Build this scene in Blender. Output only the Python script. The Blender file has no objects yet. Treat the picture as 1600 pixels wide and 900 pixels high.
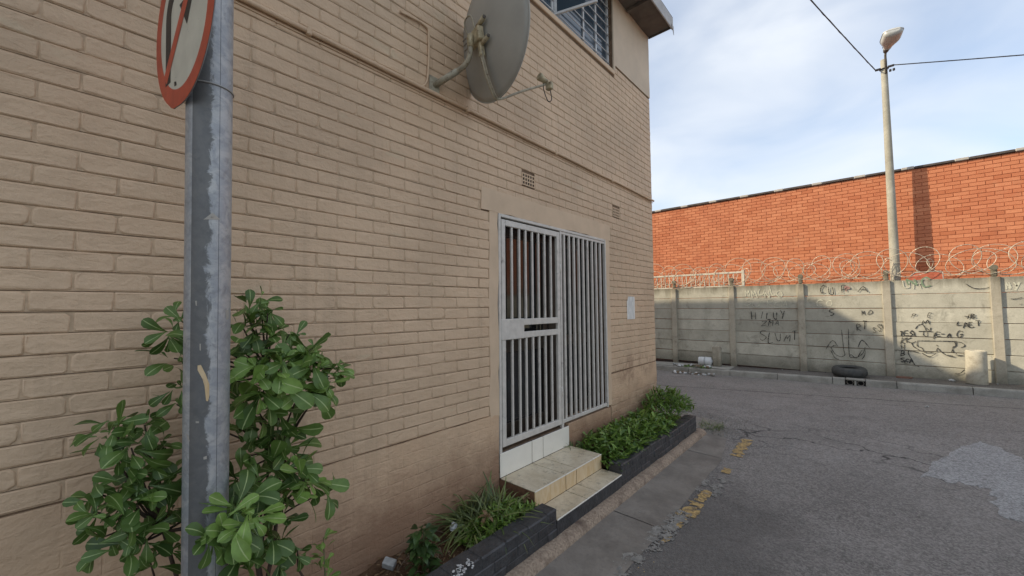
import bpy, math, random
from mathutils import Vector, Matrix, noise
random.seed(7)
S = bpy.context.scene
COL = S.collection
# ------------------------------------------------------------------ camera
ROT = Matrix(((0.7445514965800094, 0.03805179031316437, 0.6664796547490637),
              (0.6675160373619915, -0.030341638061908704, -0.7439769652780015),
              (-0.00808757102056092, 0.9988150210392729, -0.047991092312056)))
CAM = Vector((0, 0, 1.88))
FPX = 613.0
cd = bpy.data.cameras.new('camera'); cam = bpy.data.objects.new('camera', cd); COL.objects.link(cam)
cam.matrix_world = Matrix.Translation(CAM) @ ROT.to_4x4()
cd.sensor_width = 36; cd.lens = FPX / 1600 * 36; cd.clip_start = .05; cd.clip_end = 2000
S.camera = cam
# ------------------------------------------------------------------ light
SUN_EL = math.radians(30); SUN_AZ = math.radians(55.5)      # azimuth of the light's travel from +Y towards +X
LDIR = Vector((math.sin(SUN_AZ) * math.cos(SUN_EL), math.cos(SUN_AZ) * math.cos(SUN_EL), -math.sin(SUN_EL)))
sl = bpy.data.lights.new('sun', 'SUN'); sl.energy = 2.6; sl.angle = math.radians(.7); sl.color = (1, .87, .66)
so = bpy.data.objects.new('sun', sl); COL.objects.link(so)
so.rotation_euler = LDIR.to_track_quat('-Z', 'Y').to_euler(); so.location = (-8, -6, 12)
W = bpy.data.worlds.new('World'); S.world = W; W.use_nodes = True
wn = W.node_tree.nodes; wl = W.node_tree.links; wn.clear()
sky = wn.new('ShaderNodeTexSky'); sky.sky_type = 'NISHITA'; sky.sun_disc = False
sky.sun_elevation = SUN_EL; sky.sun_rotation = math.atan2(-LDIR.x, -LDIR.y)
sky.air_density = 1.0; sky.dust_density = 1.2; sky.ozone_density = 1.2
tc = wn.new('ShaderNodeTexCoord'); mp = wn.new('ShaderNodeMapping'); mp.inputs['Scale'].default_value = (1.3, 1.3, 3.2)
mp.inputs['Rotation'].default_value = (.25, .1, .5)
n1 = wn.new('ShaderNodeTexNoise'); n1.inputs['Scale'].default_value = 2.3; n1.inputs['Detail'].default_value = 7; n1.inputs['Roughness'].default_value = .44
n1.inputs['Distortion'].default_value = .5
cr = wn.new('ShaderNodeValToRGB'); cr.color_ramp.elements[0].position = .34; cr.color_ramp.elements[1].position = .68
cr.color_ramp.elements[0].color = (.34, .34, .34, 1); cr.color_ramp.elements[1].color = (.86, .86, .86, 1)
mx = wn.new('ShaderNodeMix'); mx.data_type = 'RGBA'
mx.inputs[7].default_value = (4.2, 4.42, 4.72, 1)
bg = wn.new('ShaderNodeBackground'); bg.inputs['Strength'].default_value = .12
wo = wn.new('ShaderNodeOutputWorld')
wl.new(tc.outputs['Generated'], mp.inputs[0]); wl.new(mp.outputs[0], n1.inputs['Vector']); wl.new(n1.outputs[0], cr.inputs[0])
wl.new(cr.outputs[0], mx.inputs[0]); wl.new(sky.outputs[0], mx.inputs[6]); wl.new(mx.outputs[2], bg.inputs[0]); wl.new(bg.outputs[0], wo.inputs[0])
S.render.engine = 'CYCLES'
S.view_settings.view_transform = 'Standard'; S.view_settings.look = 'None'; S.view_settings.gamma = 1
S.view_settings.exposure = 0.94
try: S.view_settings.use_curve_mapping = False
except Exception: pass
S.render.resolution_x = 1024; S.render.resolution_y = 576

# ------------------------------------------------------------------ pixel helpers (1600x900 photograph)
def ray(px, py): return ROT @ Vector((px - 800, -(py - 450), -FPX))
def on_x(px, py, x): d = ray(px, py); return CAM + d * (x / d.x)
def on_y(px, py, y): d = ray(px, py); return CAM + d * (y / d.y)
def on_z(px, py, z): d = ray(px, py); return CAM + d * ((z - CAM.z) / d.z)
def to_px(p):
    c = ROT.transposed() @ (Vector(p) - CAM)
    if c.z > -.05: return None
    return 800 + FPX * c.x / -c.z, 450 - FPX * c.y / -c.z

# ------------------------------------------------------------------ materials
class NT:
    def __init__(s, name):
        s.m = bpy.data.materials.new(name); s.m.use_nodes = True; s.t = s.m.node_tree; s.n = s.t.nodes; s.l = s.t.links
        s.b = s.n['Principled BSDF']; s._pos = None
    def pos(s):
        if not s._pos: s._pos = s.n.new('ShaderNodeNewGeometry').outputs['Position']
        return s._pos
    def add(s, typ, **kw):
        nd = s.n.new(typ)
        for k, v in kw.items():
            if k in nd.inputs.keys():
                if hasattr(v, 'links') or isinstance(v, bpy.types.NodeSocket): s.l.new(v, nd.inputs[k])
                else: nd.inputs[k].default_value = v
            else: setattr(nd, k, v)
        return nd
    def noise(s, scale, detail=4, rough=.55, dist=0, vec=None, stretch=None):
        v = vec or s.pos()
        if stretch:
            mp = s.n.new('ShaderNodeMapping'); s.l.new(v, mp.inputs[0]); mp.inputs['Scale'].default_value = stretch; v = mp.outputs[0]
        return s.add('ShaderNodeTexNoise', Vector=v, Scale=scale, Detail=detail, Roughness=rough, Distortion=dist).outputs[0]
    def ramp(s, fac, a, b, ca=(0, 0, 0, 1), cb=(1, 1, 1, 1)):
        r = s.n.new('ShaderNodeValToRGB'); s.l.new(fac, r.inputs[0])
        r.color_ramp.elements[0].position = a; r.color_ramp.elements[1].position = b
        r.color_ramp.elements[0].color = ca; r.color_ramp.elements[1].color = cb
        return r.outputs[0]
    def mix(s, fac, a, b, mode='MIX'):
        m = s.n.new('ShaderNodeMix'); m.data_type = 'RGBA'; m.blend_type = mode
        for i, v in ((0, fac), (6, a), (7, b)):
            if isinstance(v, bpy.types.NodeSocket): s.l.new(v, m.inputs[i])
            else: m.inputs[i].default_value = (v if i == 0 else (tuple(v) + (1,))[:4])
        return m.outputs[2]
    def math(s, op, a, b=0, clamp=False):
        m = s.n.new('ShaderNodeMath'); m.operation = op; m.use_clamp = clamp
        for i, v in ((0, a), (1, b)):
            if isinstance(v, bpy.types.NodeSocket): s.l.new(v, m.inputs[i])
            else: m.inputs[i].default_value = v
        return m.outputs[0]
    def xyz(s):
        x = s.n.new('ShaderNodeSeparateXYZ'); s.l.new(s.pos(), x.inputs[0]); return x.outputs
    def bump(s, h, strength=.3, dist=.01, prev=None):
        b = s.n.new('ShaderNodeBump'); b.inputs['Strength'].default_value = strength; b.inputs['Distance'].default_value = dist
        s.l.new(h, b.inputs['Height'])
        if prev: s.l.new(prev, b.inputs['Normal'])
        return b.outputs[0]
    def done(s, color=None, rough=.7, normal=None, metallic=0, spec=.4):
        if color is not None:
            if isinstance(color, bpy.types.NodeSocket): s.l.new(color, s.b.inputs['Base Color'])
            else: s.b.inputs['Base Color'].default_value = tuple(color) + (1,)
        if isinstance(rough, bpy.types.NodeSocket): s.l.new(rough, s.b.inputs['Roughness'])
        else: s.b.inputs['Roughness'].default_value = rough
        s.b.inputs['Metallic'].default_value = metallic; s.b.inputs['Specular IOR Level'].default_value = spec
        if normal: s.l.new(normal, s.b.inputs['Normal'])
        return s.m
M = {}
def simple(name, col, rough=.7, var=.25, scale=8, bump=.15, bscale=60, bdist=.004, metallic=0, spec=.4, dirt=None):
    t = NT(name)
    dark = tuple(c * (1 - var) for c in col); lite = tuple(min(1, c * (1 + var * .6)) for c in col)
    c = t.mix(t.ramp(t.noise(scale, 5), .3, .7), dark, lite)
    if dirt: c = t.mix(t.ramp(t.noise(dirt[1], 6, .65), dirt[2], dirt[3]), c, dirt[0])
    nb = t.bump(t.noise(bscale, 4), bump, bdist)
    M[name] = t.done(c, rough, nb, metallic, spec); return M[name]
# painted brickwork
def paint(name, col, pink, brickbump=False):
    t = NT(name)
    c = t.mix(t.ramp(t.noise(1.3, 5, .6), .35, .7), tuple(k * .82 for k in col), tuple(k * 1.06 for k in col))
    c = t.mix(t.math('MULTIPLY', t.ramp(t.noise(3.5, 6, .7, .3, None, (1, 1.6, .10)), .56, .74), .38), c, tuple(k * .58 for k in col))
    c = t.mix(t.math('MULTIPLY', t.ramp(t.noise(2.1, 4), .45, .75), .5), c, pink)
    c = t.mix(t.math('MULTIPLY', t.ramp(t.noise(5, 6, .7, 0, None, (1, 3, .5)), .55, .8), .30), c, tuple(k * .62 for k in col))
    c = t.mix(t.math('MULTIPLY', t.ramp(t.noise(3.1, 3, .5, 0, None, (1, .8, 2.2)), .66, .72), .35), c, (col[0] * .86, col[1] * 1.0, col[2] * 1.02))
    c = t.mix(t.math('MULTIPLY', t.ramp(t.noise(42, 5, .7, .5), .68, .76), .55), c, tuple(k * .45 for k in col))
    xx = t.xyz(); dy = t.math('DIVIDE', t.math('SUBTRACT', xx[1], 5.45), .75); dz = t.math('DIVIDE', t.math('SUBTRACT', xx[2], .98), .26)
    dd = t.math('ADD', t.math('MULTIPLY', dy, dy), t.math('MULTIPLY', dz, dz))                           # damp brown patch beside the gate
    pm_ = t.math('MULTIPLY', t.ramp(dd, .2, 1.0, (1, 1, 1, 1), (0, 0, 0, 1)), t.ramp(t.noise(7, 6, .7, .5), .44, .58))
    c = t.mix(t.math('MULTIPLY', pm_, .6), c, (.27, .16, .10))
    z = t.xyz()[2]
    spl = t.math('SUBTRACT', t.math('ADD', .60, t.math('MULTIPLY', t.noise(5, 7, .75), .62)), z)      # soil splash above the beds
    spl = t.ramp(spl, .10, .52)
    c = t.mix(t.math('MULTIPLY', spl, .75), c, (.20, .105, .062))
    h = t.math('ADD', t.noise(34, 6, .6), t.math('MULTIPLY', t.noise(11, 3, .5, .8, None, (1, 1, 2.2)), 1.2))
    nb = t.bump(h, .55, .010)
    nb = t.bump(t.noise(130, 4, .7), .4, .002, nb)
    if brickbump:
        x = t.xyz(); cb = t.n.new('ShaderNodeCombineXYZ'); t.l.new(x[1], cb.inputs[0]); t.l.new(x[2], cb.inputs[1])
        dn = t.n.new('ShaderNodeVectorMath'); dn.operation = 'ADD'
        sc = t.n.new('ShaderNodeVectorMath'); sc.operation = 'SCALE'; sc.inputs['Scale'].default_value = .012
        tn = t.n.new('ShaderNodeTexNoise'); t.l.new(t.pos(), tn.inputs['Vector']); tn.inputs['Scale'].default_value = 9
        t.l.new(tn.outputs['Color'], sc.inputs[0]); t.l.new(cb.outputs[0], dn.inputs[0]); t.l.new(sc.outputs[0], dn.inputs[1])
        br = t.add('ShaderNodeTexBrick'); br.inputs['Scale'].default_value = 1; br.inputs['Mortar Size'].default_value = .006; br.inputs['Mortar Smooth'].default_value = .6
        br.inputs['Brick Width'].default_value = .2485; br.inputs['Row Height'].default_value = .0869
        mpb = t.n.new('ShaderNodeMapping'); mpb.inputs['Location'].default_value = (.0, -.0474, 0); t.l.new(dn.outputs[0], mpb.inputs[0])
        t.l.new(mpb.outputs[0], br.inputs['Vector'])
        hh = t.math('MULTIPLY', br.outputs['Fac'], t.ramp(t.noise(2.4, 4), .40, .58))
        hh = t.math('MULTIPLY', hh, -1)
        nb = t.bump(hh, .65, .0035, nb)
    M[name] = t.done(c, .62, nb, 0, .35)
paint('paint_tan', (.640, .462, .305), (.64, .45, .29))
paint('paint_plinth', (.630, .445, .290), (.61, .405, .25), True)
simple('joint_dirt', (.20, .13, .08), .9, .4, 20)
simple('paint_joint', (.52, .375, .245), .75, .25, 30)
simple('plaster_grey', (.61, .49, .36), .7, .10, 3, .12, 90, .002)
simple('plaster_lintel', (.625, .465, .315), .7, .10, 4, .15, 60, .003)
simple('white_frame', (.62, .63, .63), .45, .08, 10, .05)
simple('gate_grey', (.60, .56, .50), .45, .14, 14, .10, 120, .001, 0, .5, ((.20, .19, .17), 9, .60, .78))
simple('threshold', (.13, .125, .12), .8, .35, 12)
simple('soffit', (.16, .135, .115), .8, .25, 6)
simple('fascia', (.42, .41, .40), .6, .15, 8)
simple('roof_metal', (.30, .28, .27), .5, .2, 3)
simple('shade_black', (.010, .010, .010), .8, .2, 5)  # black colour in place of the shade inside vents and kerb inlet
simple('door_brown', (.035, .026, .020), .35, .3, 6)
t = NT('dark_glass'); M['dark_glass'] = t.done((.012, .013, .014), .06, t.bump(t.noise(3, 2), .04, .01), 0, .6)
t = NT('window_glass'); M['window_glass'] = t.done((.05, .075, .10), .04, t.bump(t.noise(2, 2), .06, .01), 0, .9)
simple('black_paint', (.050, .050, .052), .5, .4, 10, .8, 22, .016, 0, .5, ((.16, .16, .165), 16, .68, .80))
# tiles
t = NT('tile_cream'); c = t.mix(t.ramp(t.noise(7, 6, .65, .6), .35, .7), (.52, .43, .29), (.70, .62, .47))
c = t.mix(t.math('MULTIPLY', t.ramp(t.noise(22, 6, .75), .54, .68), .75), c, (.20, .17, .12)); M['tile_cream'] = t.done(c, .38, t.bump(t.noise(30, 3), .1, .002), 0, .45)
t = NT('tile_riser'); c = t.mix(t.ramp(t.noise(9, 6, .65, .6, None, (1, 2.5, .7)), .35, .7), (.60, .42, .22), (.72, .58, .38)); M['tile_riser'] = t.done(c, .4, None, 0, .4)
simple('tile_white', (.80, .76, .66), .35, .06, 5, .05, 40, .002, 0, .45, ((.42, .39, .32), 7, .60, .85))
simple('grout', (.075, .06, .045), .9, .3, 20)
simple('step_side', (.20, .105, .06), .85, .4, 18, .4, 30, .01)
# kerb of brown aggregate
t = NT('aggregate'); v = t.add('ShaderNodeTexVoronoi', Vector=t.pos(), Scale=75.0)
c = t.mix(v.outputs['Color'], (.14, .095, .065), (.52, .42, .32)); c = t.mix(.5, c, (.26, .195, .14))
c = t.mix(t.ramp(t.noise(5, 5, .65), .5, .75), c, (.12, .085, .065))
M['aggregate'] = t.done(c, .85, t.bump(v.outputs['Distance'], -.8, .010), 0, .3)
# concrete kinds
def concrete(name, a, b, dirtc, dscale=2.2, lo=.46, hi=.75, streak=False, bs=.3):
    t = NT(name); c = t.mix(t.ramp(t.noise(3.2, 7, .65), .3, .7), a, b)
    c = t.mix(t.math('MULTIPLY', t.ramp(t.noise(40, 5, .7), .5, .7), .35), c, tuple(k * .55 for k in a))
    f = t.noise(dscale, 7, .68, .3, None, (1, 1, .28) if streak else None)
    c = t.mix(t.math('MULTIPLY', t.ramp(f, lo, hi), .8), c, dirtc)
    if streak:
        pt = t.n.new('ShaderNodeAttribute'); pt.attribute_name = 'tint'
        c = t.mix(t.math('MULTIPLY', pt.outputs['Fac'], .55), c, tuple(k * .62 for k in a))
        c = t.mix(t.math('MULTIPLY', t.ramp(t.noise(3.4, 7, .75, .8), .55, .68), .5), c, (.15, .14, .11))
        z = t.xyz()[2]; top = t.ramp(t.math('SUBTRACT', z, t.math('MULTIPLY', t.noise(7, 5, .7, 0, None, (1, 1, .12)), 1.0)), .0, 1.0)
        st = t.math('ADD', t.math('SUBTRACT', z, 2.32), t.math('MULTIPLY', t.noise(9, 5, .7, 0, None, (1, 1, .10)), .42))
        c = t.mix(t.math('MULTIPLY', t.ramp(st, .10, .34), .72), c, (.085, .070, .042))          # weathering run-off under the top edge
        low = t.math('SUBTRACT', t.math('MULTIPLY', t.noise(5, 6, .7), .55), t.math('SUBTRACT', z, .30))
        c = t.mix(t.math('MULTIPLY', t.ramp(low, .02, .35), .6), c, (.10, .095, .07))
    nb = t.bump(t.noise(55, 6, .65), bs, .006)
    M[name] = t.done(c, .88, nb, 0, .25)
concrete('wall_concrete', (.43, .405, .325), (.60, .57, .465), (.22, .205, .155), 1.7, .50, .78, True)
concrete('post_concrete', (.37, .33, .255), (.48, .435, .345), (.19, .17, .125), 2.5, .5, .75, True)
concrete('kerb_concrete', (.26, .25, .22), (.38, .365, .32), (.13, .12, .10), 3)
concrete('gutter_concrete', (.215, .19, .162), (.29, .262, .225), (.125, .11, .094), 2.2, .42, .7)
concrete('pale_concrete', (.30, .285, .245), (.42, .40, .35), (.18, .165, .14), 3)
concrete('lamp_concrete', (.34, .32, .255), (.44, .415, .34), (.24, .22, .175), 3)
concrete('drum_concrete', (.42, .38, .295), (.53, .49, .39), (.20, .165, .12), 4, .52, .72)
concrete('patch_concrete', (.20, .20, .20), (.29, .29, .29), (.145, .143, .14), 2.6, .5, .7)
# asphalt
def asphalt(name, base, cracks=True):
    t = NT(name)
    v = t.add('ShaderNodeTexVoronoi', Vector=t.pos(), Scale=130.0)
    sp = t.mix(t.ramp(v.outputs['Color'], .55, .95), tuple(k * .62 for k in base), tuple(k * 1.9 for k in base))
    gr = t.mix(t.ramp(t.noise(62, 6, .85), .36, .64), tuple(k * .28 for k in base), tuple(k * 1.7 for k in base)); c = t.mix(.62, sp, gr); c = t.mix(t.math('MULTIPLY', t.ramp(t.noise(27, 5, .8), .46, .62), .55), c, tuple(k * .40 for k in base)); c = t.mix(t.math('MULTIPLY', t.ramp(t.noise(33, 5, .8, 0, None, (1, 1.1, 1)), .54, .66), .5), c, tuple(k * 1.6 for k in base))
    c = t.mix(t.math('MULTIPLY', t.ramp(t.noise(1.1, 6, .6, .4), .35, .68), .6), c, tuple(k * 1.45 for k in base))
    c = t.mix(t.math('MULTIPLY', t.ramp(t.noise(2.7, 6, .65, .6), .52, .75), .55), c, tuple(k * .55 for k in base))
    c = t.mix(t.math('MULTIPLY', t.ramp(t.noise(420, 2), .66, .74), .5), c, (.30, .29, .27))
    v2 = t.add('ShaderNodeTexVoronoi', Vector=t.pos(), Scale=78.0); sx2 = t.n.new('ShaderNodeSeparateColor'); t.l.new(v2.outputs['Color'], sx2.inputs[0])
    c = t.mix(.36, c, t.mix(t.ramp(sx2.outputs[0], .15, .9), tuple(k * .25 for k in base), tuple(k * 1.75 for k in base)))
    v3 = t.add('ShaderNodeTexVoronoi', Vector=t.pos(), Scale=21.0); sx3 = t.n.new('ShaderNodeSeparateColor'); t.l.new(v3.outputs['Color'], sx3.inputs[0])
    c = t.mix(t.math('MULTIPLY', t.ramp(sx3.outputs[1], .72, .95), .18), c, tuple(k * .30 for k in base))
    if cracks:
        x = t.xyz(); wobx = t.math('MULTIPLY', t.math('SUBTRACT', t.noise(1.1, 6, .65), .5), 1.6)
        e1 = t.ramp(t.math('ADD', t.math('ADD', x[0], wobx), 1.0), .30, .75, (1, 1, 1, 1), (0, 0, 0, 1)); e2 = t.ramp(t.math('DIVIDE', t.math('ADD', x[1], wobx), 10), .38, .50, (1, 1, 1, 1), (0, 0, 0, 1))
        c = t.mix(t.math('MULTIPLY', t.math('MULTIPLY', e1, e2), .55), c, tuple(k * .42 for k in base))      # strip of newer, darker asphalt along the gutter
        c = t.mix(t.math('MULTIPLY', t.ramp(t.noise(.55, 5, .6, .3, None, (.5, 1, 1)), .50, .66), .35), c, tuple(k * .6 for k in base))
    h = t.math('ADD', v.outputs['Distance'], t.math('MULTIPLY', t.noise(260, 3), .6))
    nb = t.bump(h, .75, .008)
    if cracks:
        wv = t.n.new('ShaderNodeVectorMath'); wv.operation = 'ADD'
        sc = t.n.new('ShaderNodeVectorMath'); sc.operation = 'SCALE'; sc.inputs['Scale'].default_value = .55
        tn = t.n.new('ShaderNodeTexNoise'); t.l.new(t.pos(), tn.inputs['Vector']); tn.inputs['Scale'].default_value = 2.6; tn.inputs['Detail'].default_value = 6
        t.l.new(tn.outputs['Color'], sc.inputs[0]); t.l.new(t.pos(), wv.inputs[0]); t.l.new(sc.outputs[0], wv.inputs[1])
        ce = t.add('ShaderNodeTexVoronoi', feature='DISTANCE_TO_EDGE', Scale=1.35); mp2 = t.n.new('ShaderNodeMapping'); mp2.inputs['Scale'].default_value = (.75, 1.5, 0)
        t.l.new(wv.outputs[0], mp2.inputs[0]); t.l.new(mp2.outputs[0], ce.inputs['Vector'])
        line = t.ramp(ce.outputs['Distance'], .006, .030, (1, 1, 1, 1), (0, 0, 0, 1))
        x = t.xyz()
        zone = t.ramp(t.math('ABSOLUTE', t.math('SUBTRACT', x[1], 6.7)), .0, 3.0, (1, 1, 1, 1), (0, 0, 0, 1))
        msk = t.math('MULTIPLY', t.ramp(t.noise(.9, 3), .34, .48), zone)
        cm = t.math('MULTIPLY', line, msk)
        # two long seams running along the cross street
        wob = t.math('MULTIPLY', t.math('SUBTRACT', t.noise(1.6, 6, .7), .5), .30)
        yy = t.math('SUBTRACT', t.math('ADD', x[1], wob), t.math('MULTIPLY', x[0], .205))
        for y0, w in ((10.12, .030), (9.72, .018), (8.5, .014)):
            s1 = t.ramp(t.math('ABSOLUTE', t.math('SUBTRACT', yy, y0)), 0, w, (1, 1, 1, 1), (0, 0, 0, 1))
            if w < .02: s1 = t.math('MULTIPLY', s1, t.ramp(t.noise(1.3, 2), .48, .6))
            cm = t.math('MAXIMUM', cm, s1)
        c = t.mix(t.math('MULTIPLY', cm, .92), c, (.018, .018, .019))
        nb = t.bump(cm, -.6, .02, nb)
    M[name] = t.done(c, .82, nb, 0, .35)
asphalt('asphalt', (.24, .222, .202))
asphalt('asphalt_path', (.15, .135, .118), False)
asphalt('asphalt_patch', (.32, .315, .305), False)
# soil, plants
simple('soil', (.13, .078, .046), .95, .5, 14, .8, 40, .03, 0, .1, ((.19, .15, .11), 30, .58, .7))
def leafmat(name, a, b, rib, rough=.38, rw=.05):
    t = NT(name)
    at = t.n.new('ShaderNodeAttribute'); at.attribute_name = 'tint'
    c = t.mix(at.outputs['Fac'], a, b)
    c = t.mix(t.math('MULTIPLY', t.ramp(t.noise(25, 4), .4, .7), .35), c, tuple(k * .6 for k in a))
    at2 = t.n.new('ShaderNodeAttribute'); at2.attribute_name = 'across'
    rf = t.ramp(t.math('ABSOLUTE', at2.outputs['Fac']), rw, rw * 2.2, (1, 1, 1, 1), (0, 0, 0, 1))
    c = t.mix(t.math('MULTIPLY', rf, .8), c, rib)
    t.b.inputs['Subsurface Weight'].default_value = 0
    m = t.done(c, rough, t.bump(t.noise(90, 3), .2, .002), 0, .45)
    tr = t.n.new('ShaderNodeBsdfTranslucent'); t.l.new(t.mix(.5, c, (.14, .25, .03)), tr.inputs[0])
    ms = t.n.new('ShaderNodeMixShader'); ms.inputs[0].default_value = .22
    out = [n for n in t.n if n.type == 'OUTPUT_MATERIAL'][0]
    t.l.new(t.b.outputs[0], ms.inputs[1]); t.l.new(tr.outputs[0], ms.inputs[2]); t.l.new(ms.outputs[0], out.inputs[0])
    M[name] = m
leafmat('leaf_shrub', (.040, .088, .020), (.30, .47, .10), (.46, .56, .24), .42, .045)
leafmat('leaf_ground', (.055, .120, .022), (.26, .40, .070), (.13, .20, .07))
leafmat('leaf_strap', (.060, .10, .030), (.24, .28, .095), (.16, .19, .09))
leafmat('leaf_dark', (.030, .060, .018), (.075, .14, .035), (.05, .08, .03))
leafmat('leaf_dry', (.19, .11, .055), (.36, .25, .14), (.3, .2, .1), .8)
simple('bark', (.075, .052, .036), .9, .4, 20, .4, 50, .006)
simple('green_stem', (.10, .13, .045), .6, .3, 20)
# metals, things
t = NT('galvanised')
vz = t.add('ShaderNodeTexVoronoi', Vector=t.pos(), Scale=55.0)
c = t.mix(vz.outputs['Color'], (.29, .30, .315), (.42, .435, .45)); c = t.mix(.45, c, (.35, .365, .385))
c = t.mix(t.math('MULTIPLY', t.ramp(t.noise(13, 7, .7, .8), .46, .60), .6), c, (.56, .555, .53)); c = t.mix(t.math('MULTIPLY', t.ramp(t.noise(22, 6, .7, .8), .52, .66), .5), c, (.22, .225, .225))
oc = t.n.new('ShaderNodeTexCoord'); ox = t.n.new('ShaderNodeSeparateXYZ'); t.l.new(oc.outputs['Object'], ox.inputs[0])
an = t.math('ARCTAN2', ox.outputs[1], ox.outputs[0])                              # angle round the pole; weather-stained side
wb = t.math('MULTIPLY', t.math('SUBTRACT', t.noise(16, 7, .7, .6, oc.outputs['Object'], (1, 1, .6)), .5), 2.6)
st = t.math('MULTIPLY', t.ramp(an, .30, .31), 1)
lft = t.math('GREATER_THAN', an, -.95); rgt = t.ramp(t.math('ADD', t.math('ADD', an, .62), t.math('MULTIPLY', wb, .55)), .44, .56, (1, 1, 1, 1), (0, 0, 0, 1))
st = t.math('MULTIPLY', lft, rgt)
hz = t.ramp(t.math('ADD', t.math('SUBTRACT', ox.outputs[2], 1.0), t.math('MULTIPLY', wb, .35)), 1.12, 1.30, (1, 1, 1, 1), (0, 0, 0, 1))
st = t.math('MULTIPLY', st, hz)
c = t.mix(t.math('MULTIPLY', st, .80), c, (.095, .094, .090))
sm = t.ramp(t.math('ABSOLUTE', t.math('SUBTRACT', an, .26)), .006, .022, (1, 1, 1, 1), (0, 0, 0, 1))
c = t.mix(t.math('MULTIPLY', sm, .8), c, (.05, .05, .055))
low = t.ramp(ox.outputs[2], .6, 1.5, (1, 1, 1, 1), (0, 0, 0, 1))
c = t.mix(t.math('MULTIPLY', t.math('MULTIPLY', low, t.ramp(t.noise(7, 5), .42, .65)), .6), c, (.14, .145, .125))
M['galvanised'] = t.done(c, .52, t.bump(t.noise(35, 5), .12, .004), .35, .5)
simple('steel_grey', (.36, .35, .33), .5, .25, 20, .1, 80, .002, .3, .5, ((.22, .16, .10), 25, .6, .75))
simple('sign_red', (.50, .075, .035), .45, .2, 12, .05, 60, .001, 0, .4)
simple('sign_white', (.60, .58, .48), .5, .12, 9, .05, 60, .001, 0, .4, ((.10, .10, .09), 22, .68, .74))
simple('sign_black', (.022, .022, .022), .5, .3, 9)
simple('sign_back', (.3, .3, .3), .5, .2, 9)
simple('dish_grey', (.37, .36, .32), .55, .10, 5, .08, 40, .002)
simple('dish_arm', (.38, .34, .25), .6, .3, 22, .15, 60, .002, .1, .4, ((.13, .085, .05), 30, .58, .7))
simple('dish_bracket', (.46, .39, .25), .6, .35, 25, .15, 60, .002, .1, .4, ((.14, .09, .05), 34, .58, .7))
simple('rubber', (.06, .06, .055), .7, .35, 10, .3, 40, .006, 0, .4, ((.085, .08, .07), 14, .55, .75))
simple('rubber_dark', (.006, .006, .006), .9, .2, 10)
simple('terracotta', (.20, .105, .075), .85, .3, 20)
simple('terracotta_bright', (.48, .13, .07), .6, .25, 14)
simple('white_plastic', (.60, .61, .60), .5, .12, 14)
simple('litter_grey', (.40, .41, .40), .6, .35, 30)
simple('litter_brown', (.20, .15, .10), .9, .4, 30)
simple('stone', (.24, .22, .19), .9, .35, 20, .4, 40, .01)
simple('graffiti_black', (.045, .045, .045), .8, .5, 60, .1, 60, .001, 0, .2, ((.26, .24, .18), 28, .50, .64))
simple('graffiti_white', (.56, .54, .42), .8, .3, 50)
simple('graffiti_pink', (.36, .20, .17), .8, .3, 50)
simple('graffiti_green', (.20, .27, .17), .8, .3, 50)
simple('wire_steel', (.62, .55, .42), .5, .25, 40, .05, 60, .001, .4, .5)
simple('rail_white', (.62, .58, .48), .6, .25, 20, .1, 60, .002, 0, .4, ((.26, .20, .14), 22, .6, .75))
simple('cable_black', (.03, .03, .032), .6, .3, 30)
simple('lamp_white', (.58, .57, .53), .45, .1, 8)
simple('lamp_bowl', (.46, .46, .43), .25, .12, 8, .05, 30, .002, 0, .5)
simple('lamp_neck', (.10, .085, .07), .7, .3, 20)
simple('coping_dark', (.085, .070, .062), .8, .35, 8)
simple('coping_white', (.42, .39, .34), .7, .2, 12)
simple('render_wall', (.36, .33, .29), .85, .15, 2)
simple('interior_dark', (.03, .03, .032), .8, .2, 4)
simple('red_joint', (.40, .135, .065), .92, .3, 12)
t = NT('red_brick'); at = t.n.new('ShaderNodeAttribute'); at.attribute_name = 'tint'
c = t.mix(at.outputs['Fac'], (.46, .155, .072), (.61, .245, .125))
c = t.mix(t.math('MULTIPLY', t.ramp(t.noise(1.2, 5), .45, .75), .4), c, (.46, .14, .07))
c = t.mix(t.math('MULTIPLY', t.ramp(t.noise(30, 4), .5, .75), .4), c, (.38, .11, .055)); c = t.mix(t.math('MULTIPLY', t.ramp(t.noise(2.2, 6, .7, .4, None, (1, 1, .35)), .52, .75), .45), c, (.34, .12, .07)); c = t.mix(t.math('MULTIPLY', t.ramp(t.noise(1.4, 6, .7), .60, .78), .35), c, (.62, .36, .22)); M['red_brick'] = t.done(c, .85, t.bump(t.noise(60, 4), .3, .005), 0, .25)
# yellow paint and notice paper
simple('yellow_paint', (.58, .40, .17), .8, .35, 40, .5, 60, .006, 0, .2, ((.22, .17, .11), 26, .46, .62))
simple('pale_chips', (.30, .285, .255), .9, .35, 20, .4, 40, .006)
t = NT('paper'); oc = t.n.new('ShaderNodeTexCoord'); ox = t.n.new('ShaderNodeSeparateXYZ'); t.l.new(oc.outputs['Object'], ox.inputs[0])
ln = t.ramp(t.math('FRACT', t.math('MULTIPLY', ox.outputs[2], 62)), .48, .52)
wd = t.ramp(t.noise(55, 2, .5, 0, oc.outputs['Object'], (1, 1, .2)), .42, .46)
mg = t.ramp(t.math('ABSOLUTE', ox.outputs[1]), .095, .098, (1, 1, 1, 1), (0, 0, 0, 1))
c = t.mix(t.math('MULTIPLY', t.math('MULTIPLY', ln, wd), t.math('MULTIPLY', mg, .55)), (.78, .76, .70), (.22, .23, .25)); M['paper'] = t.done(c, .7)

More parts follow.
